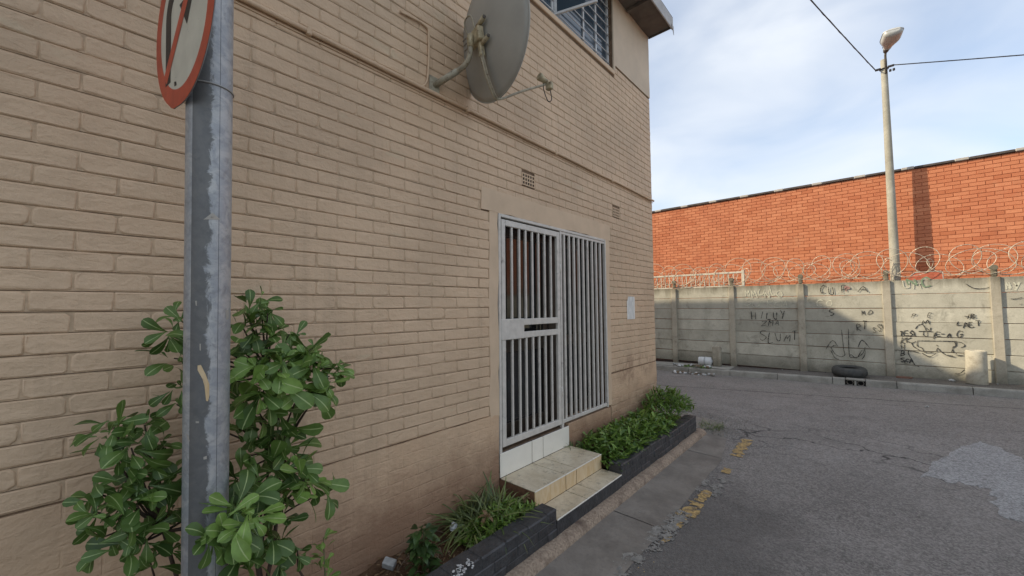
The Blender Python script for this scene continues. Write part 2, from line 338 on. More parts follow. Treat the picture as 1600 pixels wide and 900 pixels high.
# ------------------------------------------------------------------ mesh helpers
class MB:
    def __init__(s): s.v = []; s.f = []; s.sm = []; s.attr = {}
    def face(s, idx, smooth=False): s.f.append(tuple(idx)); s.sm.append(smooth)
    def quad(s, a, b, c, d, smooth=False):
        n = len(s.v); s.v += [tuple(a), tuple(b), tuple(c), tuple(d)]; s.face((n, n + 1, n + 2, n + 3), smooth)
    def box(s, x0, x1, y0, y1, z0, z1, j=0, mat=None):
        n = len(s.v)
        for x in (x0, x1):
            for y in (y0, y1):
                for z in (z0, z1):
                    p = Vector((x + random.uniform(-j, j), y + random.uniform(-j, j), z + random.uniform(-j, j)))
                    if mat is not None: p = mat @ p
                    s.v.append(tuple(p))
        for q in ((0, 1, 3, 2), (4, 6, 7, 5), (0, 4, 5, 1), (2, 3, 7, 6), (0, 2, 6, 4), (1, 5, 7, 3)): s.face([n + i for i in q])
        return s
    def cbox(s, x0, x1, y0, y1, z0, z1, c=.004, mat=None):
        """chamfered box"""
        n = len(s.v); V = []
        lo = (x0, y0, z0); hi = (x1, y1, z1)
        c = min(c, (x1 - x0) * .45, (y1 - y0) * .45, (z1 - z0) * .45)
        idx = {}
        for sx in (0, 1):
            for sy in (0, 1):
                for sz in (0, 1):
                    for ax in range(3):
                        p = [hi[i] if (sx, sy, sz)[i] else lo[i] for i in range(3)]
                        for i in range(3):
                            if i != ax: p[i] += -c if (sx, sy, sz)[i] else c
                        idx[(sx, sy, sz, ax)] = n + len(V); V.append(Vector(p))
        for p in V: s.v.append(tuple(mat @ p if mat is not None else p))
        I = lambda a, b, d, ax: idx[(a, b, d, ax)]
        s.face([I(0, 0, 0, 0), I(0, 0, 1, 0), I(0, 1, 1, 0), I(0, 1, 0, 0)]); s.face([I(1, 0, 0, 0), I(1, 1, 0, 0), I(1, 1, 1, 0), I(1, 0, 1, 0)])
        s.face([I(0, 0, 0, 1), I(1, 0, 0, 1), I(1, 0, 1, 1), I(0, 0, 1, 1)]); s.face([I(0, 1, 0, 1), I(0, 1, 1, 1), I(1, 1, 1, 1), I(1, 1, 0, 1)])
        s.face([I(0, 0, 0, 2), I(0, 1, 0, 2), I(1, 1, 0, 2), I(1, 0, 0, 2)]); s.face([I(0, 0, 1, 2), I(1, 0, 1, 2), I(1, 1, 1, 2), I(0, 1, 1, 2)])
        for a in (0, 1):
            for b in (0, 1):
                s.face([I(a, b, 0, 0), I(a, b, 1, 0), I(a, b, 1, 1), I(a, b, 0, 1)]); s.face([I(a, 0, b, 0), I(a, 0, b, 2), I(a, 1, b, 2), I(a, 1, b, 0)])
                s.face([I(0, a, b, 1), I(1, a, b, 1), I(1, a, b, 2), I(0, a, b, 2)])
        for a in (0, 1):
            for b in (0, 1):
                for d in (0, 1): s.face([I(a, b, d, 0), I(a, b, d, 1), I(a, b, d, 2)])
        return s
    def tube(s, pts, r, n=8, cap=True, smooth=True):
        pts = [Vector(p) for p in pts]
        if not hasattr(r, '__len__'): r = [r] * len(pts)
        base = len(s.v); up = None
        for i, p in enumerate(pts):
            d = (pts[min(i + 1, len(pts) - 1)] - pts[max(i - 1, 0)]).normalized()
            if up is None:
                up = Vector((0, 0, 1)) if abs(d.z) < .9 else Vector((1, 0, 0))
            a = d.cross(up)
            if a.length < 1e-4: a = d.cross(Vector((0, 1, 0)))
            a.normalize(); b = a.cross(d).normalized(); up = b
            for k in range(n):
                th = 2 * math.pi * k / n; s.v.append(tuple(p + (a * math.cos(th) + b * math.sin(th)) * r[i]))
        for i in range(len(pts) - 1):
            for k in range(n):
                k2 = (k + 1) % n
                s.face((base + i * n + k, base + i * n + k2, base + (i + 1) * n + k2, base + (i + 1) * n + k), smooth)
        if cap:
            s.face([base + k for k in range(n)][::-1]); s.face([base + (len(pts) - 1) * n + k for k in range(n)])
        return s
    def lathe(s, prof, n=32, mat=None, close=False):
        base = len(s.v)
        for r, z in prof:
            for k in range(n):
                th = 2 * math.pi * k / n; p = Vector((r * math.cos(th), r * math.sin(th), z))
                s.v.append(tuple(mat @ p if mat is not None else p))
        m = len(prof)
        for i in range(m if close else m - 1):
            i2 = (i + 1) % m
            for k in range(n):
                k2 = (k + 1) % n; s.face((base + i * n + k, base + i * n + k2, base + i2 * n + k2, base + i2 * n + k), True)
        return s
    def prism(s, poly, fn, t0, t1):
        """extrude polygon poly (list of (a,b)) through fn(a,b,t)"""
        n = len(s.v); m = len(poly)
        for t in (t0, t1):
            for a, b in poly: s.v.append(tuple(fn(a, b, t)))
        s.face([n + i for i in range(m)][::-1]); s.face([n + m + i for i in range(m)])
        for i in range(m): s.face((n + i, n + (i + 1) % m, n + m + (i + 1) % m, n + m + i))
        return s
    def mesh(s, name, mat):
        me = bpy.data.meshes.new(name); me.from_pydata(s.v, [], s.f); me.update()
        me.polygons.foreach_set('use_smooth', s.sm); me.materials.append(M[mat])
        for k, vals in s.attr.items():
            dom = 'FACE' if len(vals) == len(s.f) else 'POINT'
            a = me.attributes.new(k, 'FLOAT', dom); a.data.foreach_set('value', vals)
        return me
    def build(s, name, mat, parent=None, origin=None):
        if origin is not None:
            o3 = Vector(origin); s.v = [tuple(Vector(p) - o3) for p in s.v]
        return link(name, s.mesh(name, mat), parent, origin)
INV = {}
def link(name, me, parent=None, loc=None):
    o = bpy.data.objects.new(name, me); COL.objects.link(o)
    if loc is not None: o.location = loc
    if parent is not None: par(o, parent)
    return o
def par(o, p):
    o.parent = p; m = Matrix.Identity(4); q = p
    m = wmat(p); o.matrix_parent_inverse = m.inverted()
def wmat(o):
    m = Matrix.LocRotScale(o.location, o.rotation_euler, o.scale)
    if o.parent: m = wmat(o.parent) @ o.matrix_parent_inverse @ m
    return m
def tag(o, label=None, cat=None, group=None, kind=None):
    if label: o['label'] = label
    if cat: o['category'] = cat
    if group: o['group'] = group
    if kind: o['kind'] = kind
    return o
def thing(name, loc, label, cat, group=None):
    o = bpy.data.objects.new(name, None); COL.objects.link(o); o.location = loc; o.empty_display_size = .1
    return tag(o, label, cat, group)
def struct(o): o['kind'] = 'structure'; return o
def curve_pts(P, n=6):
    P = [Vector(p) for p in P]; out = []
    for i in range(len(P) - 1):
        p0 = P[max(i - 1, 0)]; p1 = P[i]; p2 = P[i + 1]; p3 = P[min(i + 2, len(P) - 1)]
        for k in range(n):
            t = k / n
            out.append(.5 * ((2 * p1) + (p2 - p0) * t + (2 * p0 - 5 * p1 + 4 * p2 - p3) * t * t + (3 * p1 - p0 - 3 * p2 + p3) * t ** 3))
    out.append(P[-1]); return out
def ss(a, b, x): t = min(1, max(0, (x - a) / (b - a))); return t * t * (3 - 2 * t)

# ------------------------------------------------------------------ ground
WX = -2.5            # face of the house wall
HY = 6.22            # house corner
WY = 12.5            # face of the concrete wall
RY = 13.13           # face of the red building
KY = 11.6            # face of the far kerb
def zr(x, y): return .024 * (min(8, max(-8, x)) + 3.33) * ss(5, 10, y)
def grid(xs, ys, zf):
    b = MB()
    for y in ys:
        for x in xs: b.v.append((x, y, zf(x, y)))
    n = len(xs)
    for j in range(len(ys) - 1):
        for i in range(n - 1): b.face((j * n + i, j * n + i + 1, (j + 1) * n + i + 1, (j + 1) * n + i), True)
    return b
xs = [-600, -150, -50, -25, -15, -10] + [-8 + .5 * i for i in range(33)] + [10, 15, 25, 50, 150, 600]
ys = [-600, -150, -50, -20, -10] + [-6 + .5 * i for i in range(37)] + [14, 20, 50, 150, 600]
road = struct(grid(xs, ys, zr).build('road', 'asphalt'))
# gutter slabs beside the alley kerb
gut = bpy.data.objects.new('gutter', None); COL.objects.link(gut); gut['kind'] = 'structure'; gut['label'] = 'worn grey concrete gutter slabs along the kerb of the alley'
def gslab(y0, y1, x1a, x1b):
    b = MB(); x0 = -1.86; nn = 7
    for i in range(nn + 1):
        f = i / nn; y = y0 + .006 + (y1 - y0 - .012) * f; xr = x1a + (x1b - x1a) * f
        for k in range(4):
            g = k / 3; b.v.append((x0 + (xr - x0) * g + (random.uniform(-.012, .012) if k == 3 else 0), y, [.014, .010, .010, .005][k] + random.uniform(-.001, .001)))
    for i in range(nn):
        for k in range(3): b.face((i * 4 + k, i * 4 + k + 1, i * 4 + k + 5, i * 4 + k + 4), True)
    b.build('gutter_slab', 'gutter_concrete', gut)
for y0, y1, a, c in ((-4, -1.2, -1.3, -1.3), (-1.2, 1.3, -1.3, -1.31), (1.3, 3.35, -1.31, -1.33), (3.35, 5.35, -1.33, -1.36), (5.35, 6.75, -1.37, -1.60)): gslab(y0, y1, a, c)
# rounded aggregate kerb
b = MB(); prof = [(-2.02, .02), (-1.90, .074), (-1.862, .076), (-1.825, .070), (-1.795, .052), (-1.778, .022), (-1.772, -.03)]
yk = [-4 + .12 * i for i in range(86)]
for y in yk:
    if y > 6.32: break
    for x, z in prof: b.v.append((x + .006 * noise.noise((x * 9, y * 5, 1)), y, z + .007 * noise.noise((x * 9, y * 7, 4))))
m = len(prof); ny = len(b.v) // m
for i in range(ny - 1):
    for k in range(m - 1): b.face((i * m + k, i * m + k + 1, (i + 1) * m + k + 1, (i + 1) * m + k), True)
kerb = struct(b.build('kerb', 'aggregate'))
# worn corner apron beyond the planter
b = MB(); poly = []
for px, py in ((1062, 678), (1096, 676), (1128, 668), (1143, 676), (1146, 664), (1118, 650), (1088, 640), (1050, 640)):
    p = on_z(px, py, .01); poly.append((p.x, p.y))
poly = [(-2.46, 6.26), (-1.88, 6.33), (-1.70, 6.68), (-1.74, 6.82), (-2.0, 6.98), (-2.5, 7.05), (-3.4, 7.06), (-8, 7.05), (-8, 6.26)]
fan = [(sum(p[0] for p in poly[:6]) / 6, sum(p[1] for p in poly[:6]) / 6)]
pp = []
for i in range(len(poly)):
    a = poly[i]; c = poly[(i + 1) % len(poly)]
    for k in range(6):
        f = k / 6; pp.append((a[0] + (c[0] - a[0]) * f + random.uniform(-.02, .02), a[1] + (c[1] - a[1]) * f + random.uniform(-.02, .02)))
b.prism(pp, lambda x, y, t: (x, y, zr(x, y) + t), -.05, .024)
apron = struct(b.build('pavement', 'gutter_concrete')); apron['label'] = 'worn concrete apron round the house corner'
# far pavement and its kerb stones
xs2 = [-40, -20, -12] + [-9 + .75 * i for i in range(29)] + [20, 40]
pave = struct(grid(xs2, [KY + .13, 11.95, 12.25, 12.7, 13.2], lambda x, y: zr(x, y) + .135 + .012 * noise.noise((x * 1.3, y * 2, 0))).build('far_pavement', 'asphalt_path'))
pale = struct(grid([-12, -9, -7, -6, -5, -4.2, -3.6, -3.05, -2.75], [KY + .12, 11.95, 12.3, 12.48], lambda x, y: zr(x, y) + .150 + .008 * noise.noise((x * 2, y * 2, 3)) - (.012 if x > -3 else 0)).build('pavement_slab', 'pale_concrete'))
far_kerb = bpy.data.objects.new('far_kerb', None); COL.objects.link(far_kerb); far_kerb['kind'] = 'structure'; far_kerb['label'] = 'grey concrete kerb along the graffiti wall'
x = -9.0; k = 0
while x < 9:
    L = 1.05; x1 = x + L
    if not (x < -.36 + .05 and x1 > -.06 - .05) or True:
        segs = [(x, x1)]
        if x < -.06 and x1 > -.38: segs = [(x, -.38), (-.04, x1)]
        for a, c in segs:
            if c - a < .08: continue
            z0 = zr((a + c) / 2, KY); dz = random.uniform(-.004, .004)
            bb = MB(); nseg = 4; prof = [(KY + .132, -.05), (KY + .132, .142), (KY + .03, .146), (KY + .006, .132), (KY, .11), (KY - .004, -.05)]
            for i in range(nseg + 1):
                xx = a + .006 + (c - a - .012) * i / nseg
                for y, z in prof: bb.v.append((xx, y + random.uniform(-.003, .003), zr(xx, KY) + z + dz + random.uniform(-.003, .003)))
            m = len(prof)
            for i in range(nseg):
                for q in range(m - 1): bb.face((i * m + q, i * m + q + 1, (i + 1) * m + q + 1, (i + 1) * m + q), False)
            bb.face(range(m)); bb.face([nseg * m + q for q in range(m)][::-1])
            bb.build('kerb_stone', 'kerb_concrete', far_kerb)
    x = x1
# road repair patch
poly = [on_z(px, py, .03) for px, py in ((1438, 742), (1462, 722), (1492, 704), (1528, 694), (1562, 704), (1600, 722), (1660, 745), (1700, 790), (1690, 850), (1620, 815), (1566, 802), (1552, 780), (1548, 762), (1500, 752))]
pp = []
for i in range(len(poly)):
    a = poly[i]; c = poly[(i + 1) % len(poly)]
    for k in range(7):
        f = k / 7; pp.append((a.x + (c.x - a.x) * f + .05 * noise.noise((a.x * 3 + f * 4, a.y, i)) + random.uniform(-.012, .012), a.y + (c.y - a.y) * f + .09 * noise.noise((f * 4, a.y * 3, i + 7)) + random.uniform(-.015, .015)))
b = MB(); b.prism(pp, lambda x, y, t: (x, y, zr(x, y) + t), -.01, .004)
struct(b.build('road_patch', 'asphalt_patch'))
# worn yellow line and chips of pale concrete: broken paint flakes
def flakes(name, px_list, width, mat, dens, cell, label, z=.006):
    P = [on_z(a, c, 0) for a, c in px_list]; b = MB(); seed = random.random() * 50
    for i in range(len(P) - 1):
        a, c = P[i], P[i + 1]; d = (c - a); L = d.length; d.normalize(); nrm = Vector((-d.y, d.x, 0))
        nu = int(L / cell); nv = int(width / cell)
        for u in range(nu):
            for v in range(nv):
                uu = (u + .5) * cell; vv = (v + .5) * cell - width / 2
                p = a + d * uu + nrm * vv
                edge = 1 - (abs(vv) / (width / 2)) ** 3
                q = noise.noise((p.x * 9 + seed, p.y * 9, 0)) * .6 + noise.noise((p.x * 26, p.y * 26, seed)) * .5 + noise.noise((p.x * 70, p.y * 70, seed)) * .4 + (edge - .6) * .6
                if q > dens:
                    h = cell * .5
                    cs = [p + d * (sx * h * random.uniform(.85, 1.25)) + nrm * (sy * h * random.uniform(.85, 1.25)) for sx, sy in ((-1, -1), (1, -1), (1, 1), (-1, 1))]
                    b.quad(*[(w.x, w.y, zr(w.x, w.y) + z + (.0006 if (u + v) % 2 else 0)) for w in cs])
    if b.f: o = struct(b.build(name, mat)); o['label'] = label
flakes('yellow_line', [(1168, 688), (1150, 714)], .16, 'yellow_paint', .02, .007, 'worn yellow road paint at the gutter end')
flakes('yellow_line', [(1139, 733), (1132, 740)], .10, 'yellow_paint', .02, .007, 'small flake of yellow road paint beside the pale chips')
flakes('yellow_line', [(1108, 768), (1092, 784)], .12, 'yellow_paint', .05, .007, 'flake of yellow road paint below the pale chips')
flakes('yellow_line', [(1090, 786), (1066, 812)], .17, 'yellow_paint', .10, .007, 'broken yellow road paint beside the dark gutter edge')
flakes('yellow_line', [(1060, 815), (1000, 898)], .13, 'yellow_paint', .42, .007, 'faint specks of yellow road paint')
flakes('concrete_chips', [(1130, 748), (1100, 772)], .26, 'pale_chips', .16, .009, 'pale broken concrete at the gutter edge', .008)
flakes('concrete_chips', [(1068, 800), (1020, 850)], .22, 'pale_chips', .16, .009, 'pale broken concrete strip along the gutter', .008)
flakes('concrete_chips', [(1020, 850), (960, 900)], .20, 'pale_chips', .28, .009, 'crumbling pale gutter edge', .008)
gv = MB(); rg = random.Random(5)
for i in range(900):
    y = rg.uniform(6.2, 7.3); x = rg.gauss(-1.75, .30) - (y - 6.2) * .12; q = rg.uniform(.004, .013)
    if x > -1.25 or x < -3: continue
    z = zr(x, y) + (.026 if x < -1.75 else .012); n = len(gv.v); a = rg.uniform(0, 6)
    for k in range(4): gv.v.append((x + q * math.cos(a + k * 1.57) * rg.uniform(.6, 1.2), y + q * math.sin(a + k * 1.57) * rg.uniform(.6, 1.2), z - .004))
    gv.v.append((x, y, z + q * .6))
    for k in range(4): gv.face((n + k, n + (k + 1) % 4, n + 4))
tag(gv.build('gravel', 'stone'), 'loose gravel scattered at the end of the gutter', 'gravel', kind='stuff')
def splash(px_list, width, z0, label):
    P = [on_z(a, c, z0) for a, c in px_list]; b = MB()
    for i in range(len(P) - 1):
        for k in range(160):
            p = P[i].lerp(P[i + 1], random.random()) + Vector((random.gauss(0, width / 3), random.gauss(0, width / 3), 0)); q = random.uniform(.002, .010); a = random.uniform(0, 3)
            if noise.noise((p.x * 40, p.y * 40, 3)) < .02: continue
            b.v += [(p.x + q * math.cos(a + w * 1.05) * random.uniform(.7, 1.2), p.y + q * math.sin(a + w * 1.05), z0 + .0006 * (k % 6)) for w in range(6)]; b.face(range(len(b.v) - 6, len(b.v)))
    o = b.build('paint_splash', 'white_plastic'); tag(o, label, 'paint splash', kind='stuff')
splash([(738, 880), (722, 889), (712, 896)], .05, .287, 'white paint splashes on the near black planter wall')
# planting beds of soil
def bed(y0, y1, x0, x1, z, label):
    ny = max(2, int((y1 - y0) / .09)); nx = max(3, int((x1 - x0) / .07))
    o = struct(grid([x0 + (x1 - x0) * i / nx for i in range(nx + 1)], [y0 + (y1 - y0) * i / ny for i in range(ny + 1)],
         lambda x, y: z + .035 * noise.noise((x * 6, y * 6, 2)) + .02 * noise.noise((x * 17, y * 17, 5))).build('soil', 'soil')); o['label'] = label
bed(-3, 2.60, -2.52, -1.94, .165, 'bare brown soil of the bed beside the sign pole')
bed(3.72, 6.18, -2.52, -1.94, .20, 'soil of the bed beside the house corner')

# ------------------------------------------------------------------ the house
house = thing('brick_house', (-5, 0, 0), 'two-storey house of tan painted brick with barred gate and upper window', 'house')
DOOR = (2.60, 4.64, .56, 2.755); WIN = (3.02, 4.97, 5.17, 6.34)
wb = MB()
def wallrects(y0, y1, z0, z1, holes):
    ysx = sorted({y0, y1, *[h[0] for h in holes], *[h[1] for h in holes]}); zsx = sorted({z0, z1, *[h[2] for h in holes], *[h[3] for h in holes]})
    for i in range(len(ysx) - 1):
        for j in range(len(zsx) - 1):
            yc = (ysx[i] + ysx[i + 1]) / 2; zc = (zsx[j] + zsx[j + 1]) / 2
            if any(h[0] < yc < h[1] and h[2] < zc < h[3] for h in holes): continue
            yield ysx[i], ysx[i + 1], zsx[j], zsx[j + 1]
holes = [DOOR, WIN]
BK = WX - .011
for r in wallrects(-12, HY - .004, -.1, 6.34, holes):
    wb.quad((BK, r[0], r[2]), (BK, r[1], r[2]), (BK, r[1], r[3]), (BK, r[0], r[3]))
for h in holes:   # reveals
    y0, y1, z0, z1 = h; xa, xb = BK, WX - .30
    wb.quad((xa, y0, z0), (xb, y0, z0), (xb, y0, z1), (xa, y0, z1)); wb.quad((xa, y1, z0), (xa, y1, z1), (xb, y1, z1), (xb, y1, z0))
    wb.quad((xa, y0, z1), (xb, y0, z1), (xb, y1, z1), (xa, y1, z1)); wb.quad((xa, y0, z0), (xa, y1, z0), (xb, y1, z0), (xb, y0, z0))
wall = wb.build('wall', 'joint_dirt', house)
# other faces of the house
b = MB(); b.quad((BK, HY - .004, -.1), (-10.1, HY - .004, -.1), (-10.1, HY - .004, 6.34), (BK, HY - .004, 6.34)); b.quad((BK, -12, -.1), (BK, -12, 6.34), (-10.1, -12, 6.34), (-10.1, -12, -.1))
b.quad((-2.9, 2.4, .3), (-2.9, 5.2, .3), (-2.9, 5.2, 6.3), (-2.9, 2.4, 6.3))
b.build('end_wall', 'plaster_lintel', house)
# brick courses
CP = .0869; Z0 = 1.092; BL = .2485; BH = CP - .0070
EXC = [(DOOR[0] - .105, DOOR[1] + .085, .30, 2.78), (2.39, 4.78, 2.77, 2.96), (WIN[0] - .02, WIN[1] + .02, WIN[2] - .06, 7), (4.97, 7, 5.285, 7),
       (2.958, 3.162, 3.10, 3.235), (4.86, 5.07, 3.10, 3.235), (-20, .55, -1, 1.085), (.55, 2.62, -1, .915), (4.66, 7, .655, 1.0)]
def brick_mesh(L, seed, tint=None):
    rnd = random.Random(seed); b = MB(); hh = BH / 2; hl = L / 2
    c = min(.010, hl * .4)
    cs = [min(rnd.choice((.003, .006, .010, .016)), hl * .4) for _ in range(4)]
    out = [(-hl + cs[0], -hh), (.0001, -hh), (hl - cs[1], -hh), (hl, -hh + cs[1] * .8), (hl, hh - cs[2] * .8), (hl - cs[2], hh), (.0001, hh), (-hl + cs[3], hh), (-hl, hh - cs[3] * .8), (-hl, -hh + cs[0] * .8)]
    K = len(out); out = [(a + rnd.uniform(-.003, .003) + (rnd.uniform(-.04, .04) if abs(a) < .001 else 0), q + rnd.uniform(-.003, .0016) * (1 if q < 0 else -.6)) for a, q in out]
    for dep, ins in ((-.011, -.0010), (-.0050, 0), (-.0005, .0062)):
        for a, q in out:
            fa = (abs(a) - ins) / max(abs(a), 1e-6) if abs(a) > .05 else 1; fq = (abs(q) - ins) / max(abs(q), 1e-6)
            b.v.append((dep + (rnd.uniform(-.0018, .0016) if ins > 0 else 0), a * fa, q * fq))
    for r in range(2):
        for k in range(K):
            k2 = (k + 1) % K; b.face((r * K + k, r * K + k2, (r + 1) * K + k2, (r + 1) * K + k), True)
    b.face([2 * K + k for k in range(K)], False)
    return b
FULL = BL - .005
variants = [brick_mesh(FULL, 100 + i).mesh('brick', 'paint_tan') for i in range(18)]
vraw = [brick_mesh(FULL, 100 + i) for i in range(18)]
pieces = []; strips = MB()
k = -12
while Z0 + k * CP < 6.3:
    zb = Z0 + k * CP; zc = zb + CP / 2
    if zc > .12:
        ph = -.129 + (0 if k % 2 else .124)
        rows = [(-4.0, HY - .001)]
        for e in EXC:
            if e[2] < zc < e[3]:
                nr = []
                for a, c in rows:
                    if e[1] <= a or e[0] >= c: nr.append((a, c)); continue
                    if e[0] - a > .03: nr.append((a, e[0]))
                    if c - e[1] > .03: nr.append((e[1], c))
                rows = nr
        for a, c in rows:
            strips.box(BK - .001, WX - .0046, a, c - .003, zb + .0018, zb + CP - .0018)
            n0 = math.floor((a - ph) / BL); y = ph + n0 * BL
            while y < c:
                p0 = max(a, y); p1 = min(c, y + BL)
                if p1 - p0 > .035: pieces.append((p0, p1, zc + random.uniform(-.0022, .0022)))
                y += BL
    k += 1
strips.build('mortar', 'paint_joint', wall)
def px_area(y0, y1, z):
    q = [to_px((WX, a, c)) for a, c in ((y0, z - CP / 2), (y1, z - CP / 2), (y1, z + CP / 2), (y0, z + CP / 2))]
    if any(p is None for p in q): return 0
    cx = sum(p[0] for p in q) / 4; cy = sum(p[1] for p in q) / 4
    if not (-15 < cx < 1615 and -8 < cy < 908) or (288 < cx < 360): return 0
    return abs(sum(q[i][0] * q[(i + 1) % 4][1] - q[(i + 1) % 4][0] * q[i][1] for i in range(4))) / 2
order = sorted(range(len(pieces)), key=lambda i: -px_area(*pieces[i])); top = set(order[:300])
rest = MB()
for i, (p0, p1, zc) in enumerate(pieces):
    L = p1 - p0; full = abs(L - BL) < .002; loc = Vector((WX + random.uniform(-.001, .0012), (p0 + p1) / 2, zc))
    if i in top:
        me = random.choice(variants) if full else brick_mesh(L - .006, i).mesh('brick', 'paint_tan')
        link('brick', me, wall, loc)
    else:
        src = random.choice(vraw) if full else brick_mesh(L - .006, i)
        n = len(rest.v); rest.v += [tuple(Vector(v) + loc) for v in src.v]
        for f, s_ in zip(src.f, src.sm): rest.face([n + q for q in f], s_)
tag(rest.build('bricks', 'paint_tan', wall), kind='stuff')
# smooth rendered areas
b = MB(); 
def rough_slab(y0, y1, z0, z1, x, mat, name, jag=.01, parent=house):
    b = MB(); ny = max(2, int((y1 - y0) / .12)); nz = max(2, int((z1 - z0) / .12)); n = len(b.v)
    for j in range(nz + 1):
        for i in range(ny + 1):
            y = y0 + (y1 - y0) * i / ny; z = z0 + (z1 - z0) * j / nz
            jy = random.uniform(-jag, jag) if i in (0, ny) else 0; jz = random.uniform(-jag, jag) if j in (0, nz) else 0
            b.v.append((x + .004 * noise.noise((y * 4, z * 4, 0)), y + jy, z + jz))
    W_ = ny + 1
    for j in range(nz):
        for i in range(ny): b.face((j * W_ + i, j * W_ + i + 1, (j + 1) * W_ + i + 1, (j + 1) * W_ + i), True)
    nb0 = len(b.v)
    ring = [i for i in range(W_)] + [j * W_ + ny for j in range(1, nz + 1)] + [nz * W_ + i for i in range(ny - 1, -1, -1)] + [j * W_ for j in range(nz - 1, 0, -1)]
    m = len(b.v)
    L = len(ring)
    for q in ring: b.v.append(b.v[q])
    for q in ring: v = b.v[q]; b.v.append((BK - .002, v[1], v[2]))
    for i in range(L): b.face((m + i, m + L + i, m + L + (i + 1) % L, m + (i + 1) % L))
    return b.build(name, mat, parent)
rough_slab(-12, .555, .02, 1.082, WX + .0003, 'paint_plinth', 'plinth', .004)
rough_slab(.55, 2.598, .02, .912, WX + .0003, 'paint_plinth', 'plinth', .004)
rough_slab(4.66, HY - .002, .66, .99, WX + .0003, 'paint_plinth', 'plinth', .006)
rough_slab(2.485, 2.603, .905, 2.775, WX + .0006, 'plaster_lintel', 'door_jamb', .012)
rough_slab(4.64, 4.735, .60, 2.775, WX + .0006, 'plaster_lintel', 'door_jamb', .012)
rough_slab(2.39, 4.77, 2.756, 2.955, WX + .0025, 'plaster_lintel', 'lintel', .006)
rough_slab(3.71, 4.70, .15, .56, WX - .001, 'paint_plinth', 'plinth', .004)
rough_slab(4.985, HY - .001, 5.285, 6.34, WX + .004, 'plaster_grey', 'plaster_panel', .002)
b = MB(); b.cbox(WX - .02, WX + .010, WIN[1] - .002, WIN[1] + .045, WIN[2] + .02, 6.335, .008); b.build('plaster_edge', 'plaster_grey', house)
b = MB(); b.cbox(WX - .30, WX + .004, DOOR[0], 3.71, .46, .556, .004); b.build('threshold', 'threshold', house)
b = MB(); b.cbox(WX - .30, WX + .004, 3.711, DOOR[1], .46, .575, .004); b.build('threshold', 'paint_plinth', house)
# air bricks
for yc in (3.06, 4.965):
    v = MB(); zc = 3.168; w, h = .204, .126
    y0, y1, z0, z1 = yc - w / 2, yc + w / 2, zc - h / 2, zc + h / 2
    nyv, nzv = 5, 3; bw = .012
    for i in range(nyv + 1):
        y = y0 + (w - bw) * i / nyv; v.box(WX - .010, WX - .0005, y, y + bw, z0, z1)
    for j in range(nzv + 1):
        z = z0 + (h - bw) * j / nzv; v.box(WX - .0095, WX - .0012, y0 + .002, y1 - .002, z, z + bw)
    av = v.build('air_vent', 'paint_tan', house)
    v = MB(); v.quad((BK + .0016, y0, z0), (BK + .0016, y1, z0), (BK + .0016, y1, z1), (BK + .0016, y0, z1)); v.build('vent_backing', 'shade_black', av)  # black sheet painted for the shade inside the vent openings
# conduit along the wall
z_c = 3.585
pts = [(WX + .016 + .003 * noise.noise((y * 2, 0, 0)), y, z_c + .012 * noise.noise((y * .9, 3, 0))) for y in [-4 + .25 * i for i in range(41)] + [6.24]]
b = MB(); b.tube(pts, .0165, 8); cp = b.build('pipe', 'paint_tan', house)
b = MB(); b.tube([(p[0] - .012, p[1], p[2] - .030) for p in pts], .005, 6); b.build('thin_pipe', 'paint_tan', house)
for yy in (.9, 2.2, 3.5, 4.8, 6.0):
    b = MB(); b.cbox(WX - .002, WX + .036, yy, yy + .03, z_c - .028, z_c + .026, .006); b.build('pipe_clip', 'paint_tan', house)
b = MB(); p = [on_x(660, 135, WX + .012), on_x(668, 122, WX + .012), on_x(670, 60, WX + .012), on_x(664, 40, WX + .012), on_x(625, 18, WX + .012)]
b.tube(curve_pts(p, 5), .009, 6); b.build('wall_cable', 'paint_tan', house)
# roof: low hip with a deep eave over the alley
EX = -2.098; EZ = 6.30; r = MB()
e0, e1 = (-12.3, HY + .025); xl = -10.1
def rz(d): return EZ + .17 + d * .14
rp = [(EX, e0, rz(0)), (EX, e1, rz(0)), (xl, e1, rz(0)), (xl, e0, rz(0)), (-6.1, e0 + 3.5, rz(3.8)), (-6.1, e1 - 3.5, rz(3.8))]
r.v += rp; r.face((0, 1, 5, 4)); r.face((1, 2, 5)); r.face((2, 3, 4, 5)); r.face((3, 0, 4))
roof = r.build('roof', 'roof_metal', house)
b = MB(); b.cbox(EX - .40, EX - .022, e0, HY, EZ + .02, EZ + .06, .004); b.build('soffit', 'soffit', roof)
b = MB(); b.cbox(EX - .02, EX, e0, e1, EZ - .03, EZ + .165, .004); b.build('fascia', 'fascia', roof)
b = MB(); b.cbox(EX - .40, EX - .021, HY + .002, e1, EZ + .0, EZ + .165, .004); b.build('verge_board', 'soffit', roof)
b = MB(); b.prism([(EZ - .12, 0), (EZ + .02, .0), (EZ + .02, .10), (EZ - .02, .06)], lambda z, w, t: (EX + .002 + t, e1 - w, z), 0, .006); b.build('flashing', 'fascia', roof)
for i in range(24):
    yy = e0 + .2 + i * .76
    if yy < HY - .1: b = MB(); b.box(EX - .38, EX - .03, yy, yy + .05, EZ - .03, EZ + .019); b.build('rafter_end', 'soffit', roof)
b = MB(); b.quad((WX + .006, -12, 6.335), (WX + .006, HY, 6.335), (WX - .3, HY, 6.335), (WX - .3, -12, 6.335)); b.build('wall_plate', 'soffit', roof)
